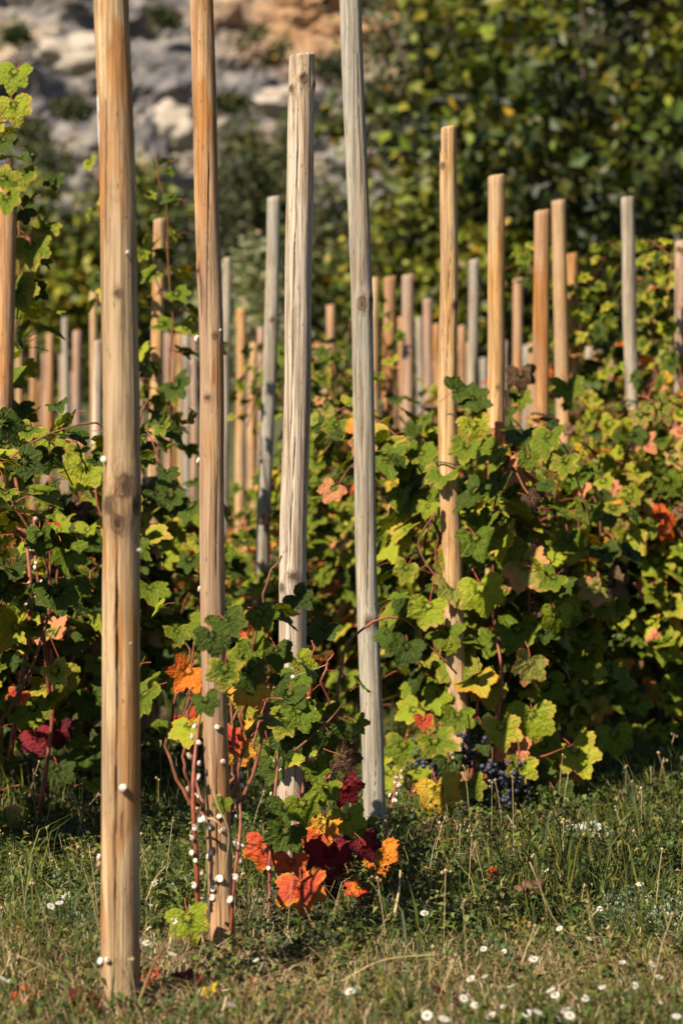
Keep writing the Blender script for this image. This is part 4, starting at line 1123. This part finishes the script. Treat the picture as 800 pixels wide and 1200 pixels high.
def clumpy(P, sc_, seed):
    return np.array([mn.noise(Vector((p[0] * sc_, p[1] * sc_, seed))) for p in P])


GC = np.array([(0.055, 0.078, 0.010), (0.09, 0.11, 0.013), (0.17, 0.165, 0.028), (0.036, 0.052, 0.009), (0.075, 0.095, 0.03)])
P = scatter(54000, 3.9, 9.0); c = clumpy(P, 3.2, 1); P = P[c > -.28 - .2 * rng.random(len(P))]
n = len(P); h = rng.uniform(.025, .12, n) * (1 + 1.0 * np.clip(clumpy(P, 2.6, 4), -.6, 1)) * np.where(rng.random(n) < .08, 1.8, 1)
col = GC[rng.integers(len(GC), size=n)] * rng.uniform(.7, 1.3, (n, 1))
h *= 1 - .68 * np.exp(-((P[:, 0] + .09) / .24) ** 2 - ((P[:, 1] - 5.15) / .42) ** 2)      # worn thin under the low red vine
h *= 1 - .5 * np.exp(-((P[:, 0] - .33) / .25) ** 2 - ((P[:, 1] - 6.6) / .4) ** 2)
gr = ob('grass', blades('grass', P, h, rng.uniform(.0022, .0055, n), rng.uniform(.15, .95, n), col, M['grassblade']))
tag(gr, 'short green grass covering the ground between the vines', 'grass', kind='stuff')
P = scatter(32000, 9.0, 20.0, 1.0); n = len(P)
col = GC[rng.integers(len(GC), size=n)] * rng.uniform(.7, 1.3, (n, 1))
gr = ob('grass', blades('grass_far', P, rng.uniform(.05, .16, n), rng.uniform(.005, .011, n), rng.uniform(.15, .9, n), col, M['grassblade']))
tag(gr, 'blurred green grass under the back rows of vines', 'grass', kind='stuff')
# straw: thick in the near strip
P = np.concatenate([scatter(18000, 3.9, 4.85), scatter(6500, 4.9, 8.0)]); c = clumpy(P, 1.7, 8); P = P[c > -.1 - .35 * rng.random(len(P))]
n = len(P); SCc = np.array([(.40, .30, .15), (.30, .21, .10), (.48, .38, .21), (.22, .13, .07)])
st = ob('dry_grass', blades('dry_grass', P, rng.uniform(.03, .12, n), rng.uniform(.0015, .0035, n), rng.uniform(.6, 1.6, n), SCc[rng.integers(4, size=n)] * rng.uniform(.7, 1.2, (n, 1)), M['grassblade']))
tag(st, 'dry straw coloured grass lying in the near strip', 'dry grass', kind='stuff')


def rosettes(name, centers, per, leaf_l, leaf_w, lift, cols, hmax):
    Vs, Ts, Cs, n0 = [], [], [], 0
    for c in centers:
        k = int(per * rng.uniform(.6, 1.4)); bc = cols[rng.integers(len(cols))]
        a = rng.random(k) * 2 * math.pi; el = rng.uniform(lift[0], lift[1], k); z = rng.random(k) * hmax * rng.uniform(.4, 1)
        l = leaf_l * rng.uniform(.6, 1.3, k); wv = leaf_w * rng.uniform(.7, 1.3, k)
        di = np.stack([np.cos(a) * np.cos(el), np.sin(a) * np.cos(el), np.sin(el)], 1); sd = np.stack([-np.sin(a), np.cos(a), rng.normal(size=k) * .3], 1)
        p0 = c + np.stack([rng.normal(size=k) * hmax * .25, rng.normal(size=k) * hmax * .25, z], 1)
        dn = np.array([0, 0, -1.0])
        m1 = p0 + di * (l * .45)[:, None]; tip = p0 + di * l[:, None] + dn * (l * .3)[:, None]
        V = np.stack([p0, m1 + sd * wv[:, None] / 2 - dn * .002, tip, m1 - sd * wv[:, None] / 2 - dn * .002, m1], 1).reshape(-1, 3)
        i = np.arange(k)[:, None] * 5 + n0
        Ts.append(np.concatenate([i + np.array([[0, 1, 4]]), i + np.array([[1, 2, 4]]), i + np.array([[2, 3, 4]]), i + np.array([[3, 0, 4]])]))
        Vs.append(V); n0 += len(V)
        Cs.append(np.repeat(bc[None] * rng.uniform(.6, 1.35, (k, 1)), 5, 0))
    return mesh_np(name, np.concatenate(Vs), [np.concatenate(Ts)], [M['weedleaf']], {'col': np.concatenate(Cs)}, smooth=False)


WC = np.array([(.045, .075, .012), (.07, .105, .016), (.10, .135, .022), (.05, .075, .025), (.15, .13, .03), (.03, .05, .01)])
cs = scatter(5600, 4.0, 8.6); cs = cs[clumpy(cs, 1.8, 20) > -.3]
tag(ob('low_weeds', rosettes('low_weeds', cs, 18, .026, .012, (-.1, 1.1), WC, .09)), 'low broad leaved green weeds among the grass', 'weeds', kind='stuff')
cs = np.array([tuple(W(px, py, EYE * F / (py - HY))) for px, py in
               [(90 + rng.normal() * 22, 1095 + rng.normal() * 28) for _ in range(34)] + [(195 + rng.normal() * 16, 1030 + rng.normal() * 22) for _ in range(26)] +
               [(345 + rng.normal() * 26, 1040 + rng.normal() * 20) for _ in range(22)] + [(760 + rng.normal() * 30, 1092 + rng.normal() * 14) for _ in range(34)]])
SV = np.array([(.18, .22, .14), (.24, .28, .19), (.13, .17, .09)])
tag(ob('silver_weeds', rosettes('silver_weeds', cs, 46, .014, .005, (-.1, 1.2), SV, .085)), 'patches of silvery grey green feathery weeds', 'weeds', kind='stuff')
RD = np.array([(.20, .08, .03), (.28, .14, .05), (.14, .05, .03), (.30, .20, .06)])
cs = scatter(420, 4.05, 7.0); cs = cs[clumpy(cs, 2.0, 33) > .0]
tag(ob('dry_weeds', rosettes('dry_weeds', cs, 16, .016, .008, (.0, 1.2), RD, .08)), 'reddish brown dried weed tufts in the grass', 'weeds', kind='stuff')


# thin dry stalks with seed heads
P = scatter(300, 4.1, 7.6); n = len(P); J = Join()
OCT = np.array([(1, 0, 0), (0, 1, 0), (-1, 0, 0), (0, -1, 0), (0, 0, 1.3), (0, 0, -1.3)]); OT = np.array([(0, 1, 4), (1, 2, 4), (2, 3, 4), (3, 0, 4), (1, 0, 5), (2, 1, 5), (3, 2, 5), (0, 3, 5)])
for p in P:
    hh = rng.uniform(.07, .20); dx, dy = rng.normal(size=2) * .03
    pts = spline([p, p + np.array([dx * .4, dy * .4, hh * .55]), p + np.array([dx, dy, hh])], 4)
    J.add(*tube(pts, .0009, 3, False)[:2])
    for q in range(int(rng.integers(1, 4))):
        J.add(pts[-1] + rng.normal(size=3) * .006 * (q > 0) + OCT * rng.uniform(.002, .0045), None, OT)
tag(ob('seed_stalks', J.mesh('seed_stalks', M['straw'], False)), 'thin dry stalks with small brown seed heads in the grass', 'dry weeds', kind='stuff')


# daisies
def daisy_parts():
    V, T = [], []; n = 15
    for i in range(n):
        a = i / n * 2 * math.pi; c, s = math.cos(a), math.sin(a); z = .03 * (i % 2)
        b_ = len(V)
        for (x, y, zz) in ((.26, 0, 0), (.65, .105, .06), (1.0, .05, .0), (1.0, -.05, .0), (.65, -.105, .06)):
            V.append((x * c - y * s, x * s + y * c, zz + z))
        T += [(b_, b_ + 1, b_ + 4), (b_ + 1, b_ + 2, b_ + 3), (b_ + 1, b_ + 3, b_ + 4)]
    pet = mesh_np('petals', np.array(V), [np.array(T)], [M['petal']], smooth=False)
    V = [(0, 0, .17)] + [(.17 * math.cos(a), .17 * math.sin(a), .13) for a in np.arange(10) * .628] + [(.30 * math.cos(a), .30 * math.sin(a), .0) for a in np.arange(10) * .628]
    j = np.arange(10); k = (j + 1) % 10
    dsc = mesh_np('flower_disc', np.array(V), [np.stack([1 + j, 11 + j, 11 + k, 1 + k], 1)[:, ::-1], np.stack([np.zeros(10, int), 1 + j, 1 + k], 1)], [M['disc']])
    return pet, dsc


PET, DSC = daisy_parts()
FL = [(78, 1050, 1.5), (60, 1062, 1.1), (70, 1058, 1.), (182, 1035, 1.2), (176, 1060, 1.), (172, 1105, 1.1), (202, 1118, 1.), (174, 1088, .9), (335, 1106, 1.), (265, 1160, 1.1), (272, 1178, 1.), (478, 1134, 1.3), (474, 1138, 1.1), (497, 1070, 1.),
      (566, 1112, 1.), (589, 1116, 1.), (625, 1124, 1.1), (551, 1147, 1.1), (568, 1144, 1.), (595, 1156, 1.3), (604, 1156, 1.2), (645, 1160, 1.1), (650, 1166, 1.), (575, 1190, 1.5), (557, 1178, 1.), (543, 1170, 1.), (640, 1020, .9),
      (749, 1036, 1.), (728, 1128, 1.), (743, 1155, 1.), (764, 1130, 1.), (726, 1149, .9), (667, 1190, 1.3), (652, 1194, 1.2), (662, 1184, 1.2), (792, 1191, 1.), (705, 1157, .9), (616, 1187, 1.2), (520, 1194, 1.3), (420, 1157, 1.2), (410, 1162, 1.1), (772, 1145, .9),
      (702, 1065, .8), (772, 1175, .9), (500, 1190, 1.3), (300, 1125, .8), (4, 1147, 1.), (12, 1150, .9), (345, 1010, .9), (350, 1018, .8), (150, 1040, .9), (205, 1080, .8), (690, 1100, .8), (655, 1088, .8), (590, 1180, 1.), (630, 1186, 1.), (685, 1170, .9)]
for k, (px, py, s) in enumerate(FL):
    zf = rs.uniform(.05, .11); d = F * (EYE - zf) / (py - HY)
    p = W(px, py, d); size = .0085 * s * rs.uniform(.85, 1.1)
    near_post = px < 215
    t = thing('white_daisy', 'small white daisy with yellow centre ' + ('beside the foreground post' if near_post else 'in the grassy lane' if px > 460 else 'under the low red vine'), 'flower', (p.x, p.y, gh(p.x, p.y)),
              'daisies beside the foreground post' if near_post else 'daisies in the grassy lane' if px > 460 else 'daisies under the low red vine')
    n = Vector((rs.gauss(-.15, .35), rs.gauss(-.5, .35), 1)); tt = Vector((1, rs.gauss(0, 1), 0))
    rel = p - t.location
    for nm, me in (('petals', PET), ('flower_disc', DSC)):
        o = ob(nm, me, t); o.matrix_basis = leaf_matrix(rel, n, tt, size)
    ob('stem', tmesh('stem', spline([(rs.gauss(0, .01), rs.gauss(0, .01), -.01), (rel.x * .5 + rs.gauss(0, .004), 0, rel.z * .6), tuple(rel)], 6), .0011, M['stem'], 4), t)

# fallen leaves on the grass
for k, (px, py, s, cat, lab) in enumerate([
        (62, 1122, .085, 'brown', 'curled brown fallen vine leaf left of the foreground post'), (32, 1166, .06, 'orange', 'small orange fallen leaf on the grass by the frame edge weeds'),
        (92, 1172, .075, 'purple', 'dark red fallen leaf at the foot of the foreground post'), (172, 1138, .055, 'red', 'red fallen leaf right of the foreground post foot'),
        (218, 1152, .065, 'purple', 'crumpled dark red leaf before the reddish tan post'), (245, 1158, .035, 'yellow', 'small yellow fallen leaf at the reddish tan post foot'),
        (525, 1168, .065, 'purple', 'crumpled dark red leaf among the daisies'), (582, 1024, .05, 'red', 'rusty red fallen leaf below the grapes'),
        (630, 1045, .085, 'brown', 'wide rusty brown fallen leaf in the grassy lane'), (612, 1046, .05, 'brown', 'small brown fallen leaf beside the wide rusty one'),
        (420, 1040, .06, 'orange', 'orange fallen leaf under the low red vine'), (795, 1108, .06, 'brown', 'brown fallen leaf beside the silvery weeds of the lane'), (470, 1165, .05, 'brown', 'small brown fallen leaf in the near straw')]):
    d = F * (EYE - .05) / (py - HY); p = W(px, py, d)
    o = ob('fallen_leaf', HERO[(k % NS, cat)])
    o.matrix_world = leaf_matrix(p, Vector((rs.gauss(0, .4), -.45, .8)), Vector((rs.gauss(0, 1), rs.gauss(0, 1), .2)), s)
    tag(o, lab, 'leaf')

# dry stems lying and standing in the grass
for k, (pts, r_, lab) in enumerate([
        ([(20, 1120), (60, 1138), (110, 1172)], .0018, 'long dry stem arching over the grass left of the foreground post'),
        ([(165, 958), (195, 975), (222, 972)], .0018, 'pale dry stem reaching from the foreground post to the snail cane'),
        ([(166, 1168), (180, 1130), (194, 1110)], .003, 'brown twig standing by the foreground post foot'),
        ([(170, 1060), (182, 1030), (195, 1015)], .0018, 'short dry straw stem behind the foreground post'),
        ([(462, 1072), (467, 1045), (469, 1020)], .004, 'orange dry stalk standing right of the red leaves'),
        ([(400, 1150), (450, 1125), (520, 1118)], .0018, 'dry stem lying among the weeds below the red leaves'),
        ([(620, 1010), (660, 1090), (735, 1098)], .0014, 'thin bent grass stalk in the grassy lane'),
        ([(480, 1040), (520, 1005), (548, 1000)], .0014, 'green arching stalk below the yellow leaf')]):
    P = []
    for i, (px, py) in enumerate(pts):
        d = F * (EYE - .06) / (max(p_[1] for p_ in pts) - HY); P.append(tuple(W(px, py, d + i * .03)))
    P = spline(P, 12); o = ob('dry_stem', tmesh('dry_stem', P - P[0], np.linspace(r_, r_ * .6, 12), M['straw'] if k != 2 else M['cane'], 5), None, P[0])
    tag(o, lab, 'stem')

# flat stone and pebbles
d = F * (EYE - .03) / (972 - HY); p = W(690, 972, d)
tag(ob('stone', rock_mesh('stone', (.065, .05, .028), 3.1, M['stone'], 4, .3), None, (p.x, p.y, .02)), 'flat pale stone lying in the grass beside the vine shade', 'stone')
for k, (px, py, s, lab) in enumerate([(598, 1062, .022, 'small whitish pebble under the low red vine beside dry weeds'), (415, 1032, .03, 'whitish stone half hidden under the orange leaf')]):
    d = F * (EYE - .03) / (py - HY); p = W(px, py, d)
    tag(ob('stone', rock_mesh('stone', (s, s * .8, s * .6), 5.1 + k, M['stone'], 3, .3), None, (p.x, p.y, .02)), lab, 'stone')
print('leaf objects', NLEAF, 'objects', len(bpy.data.objects))
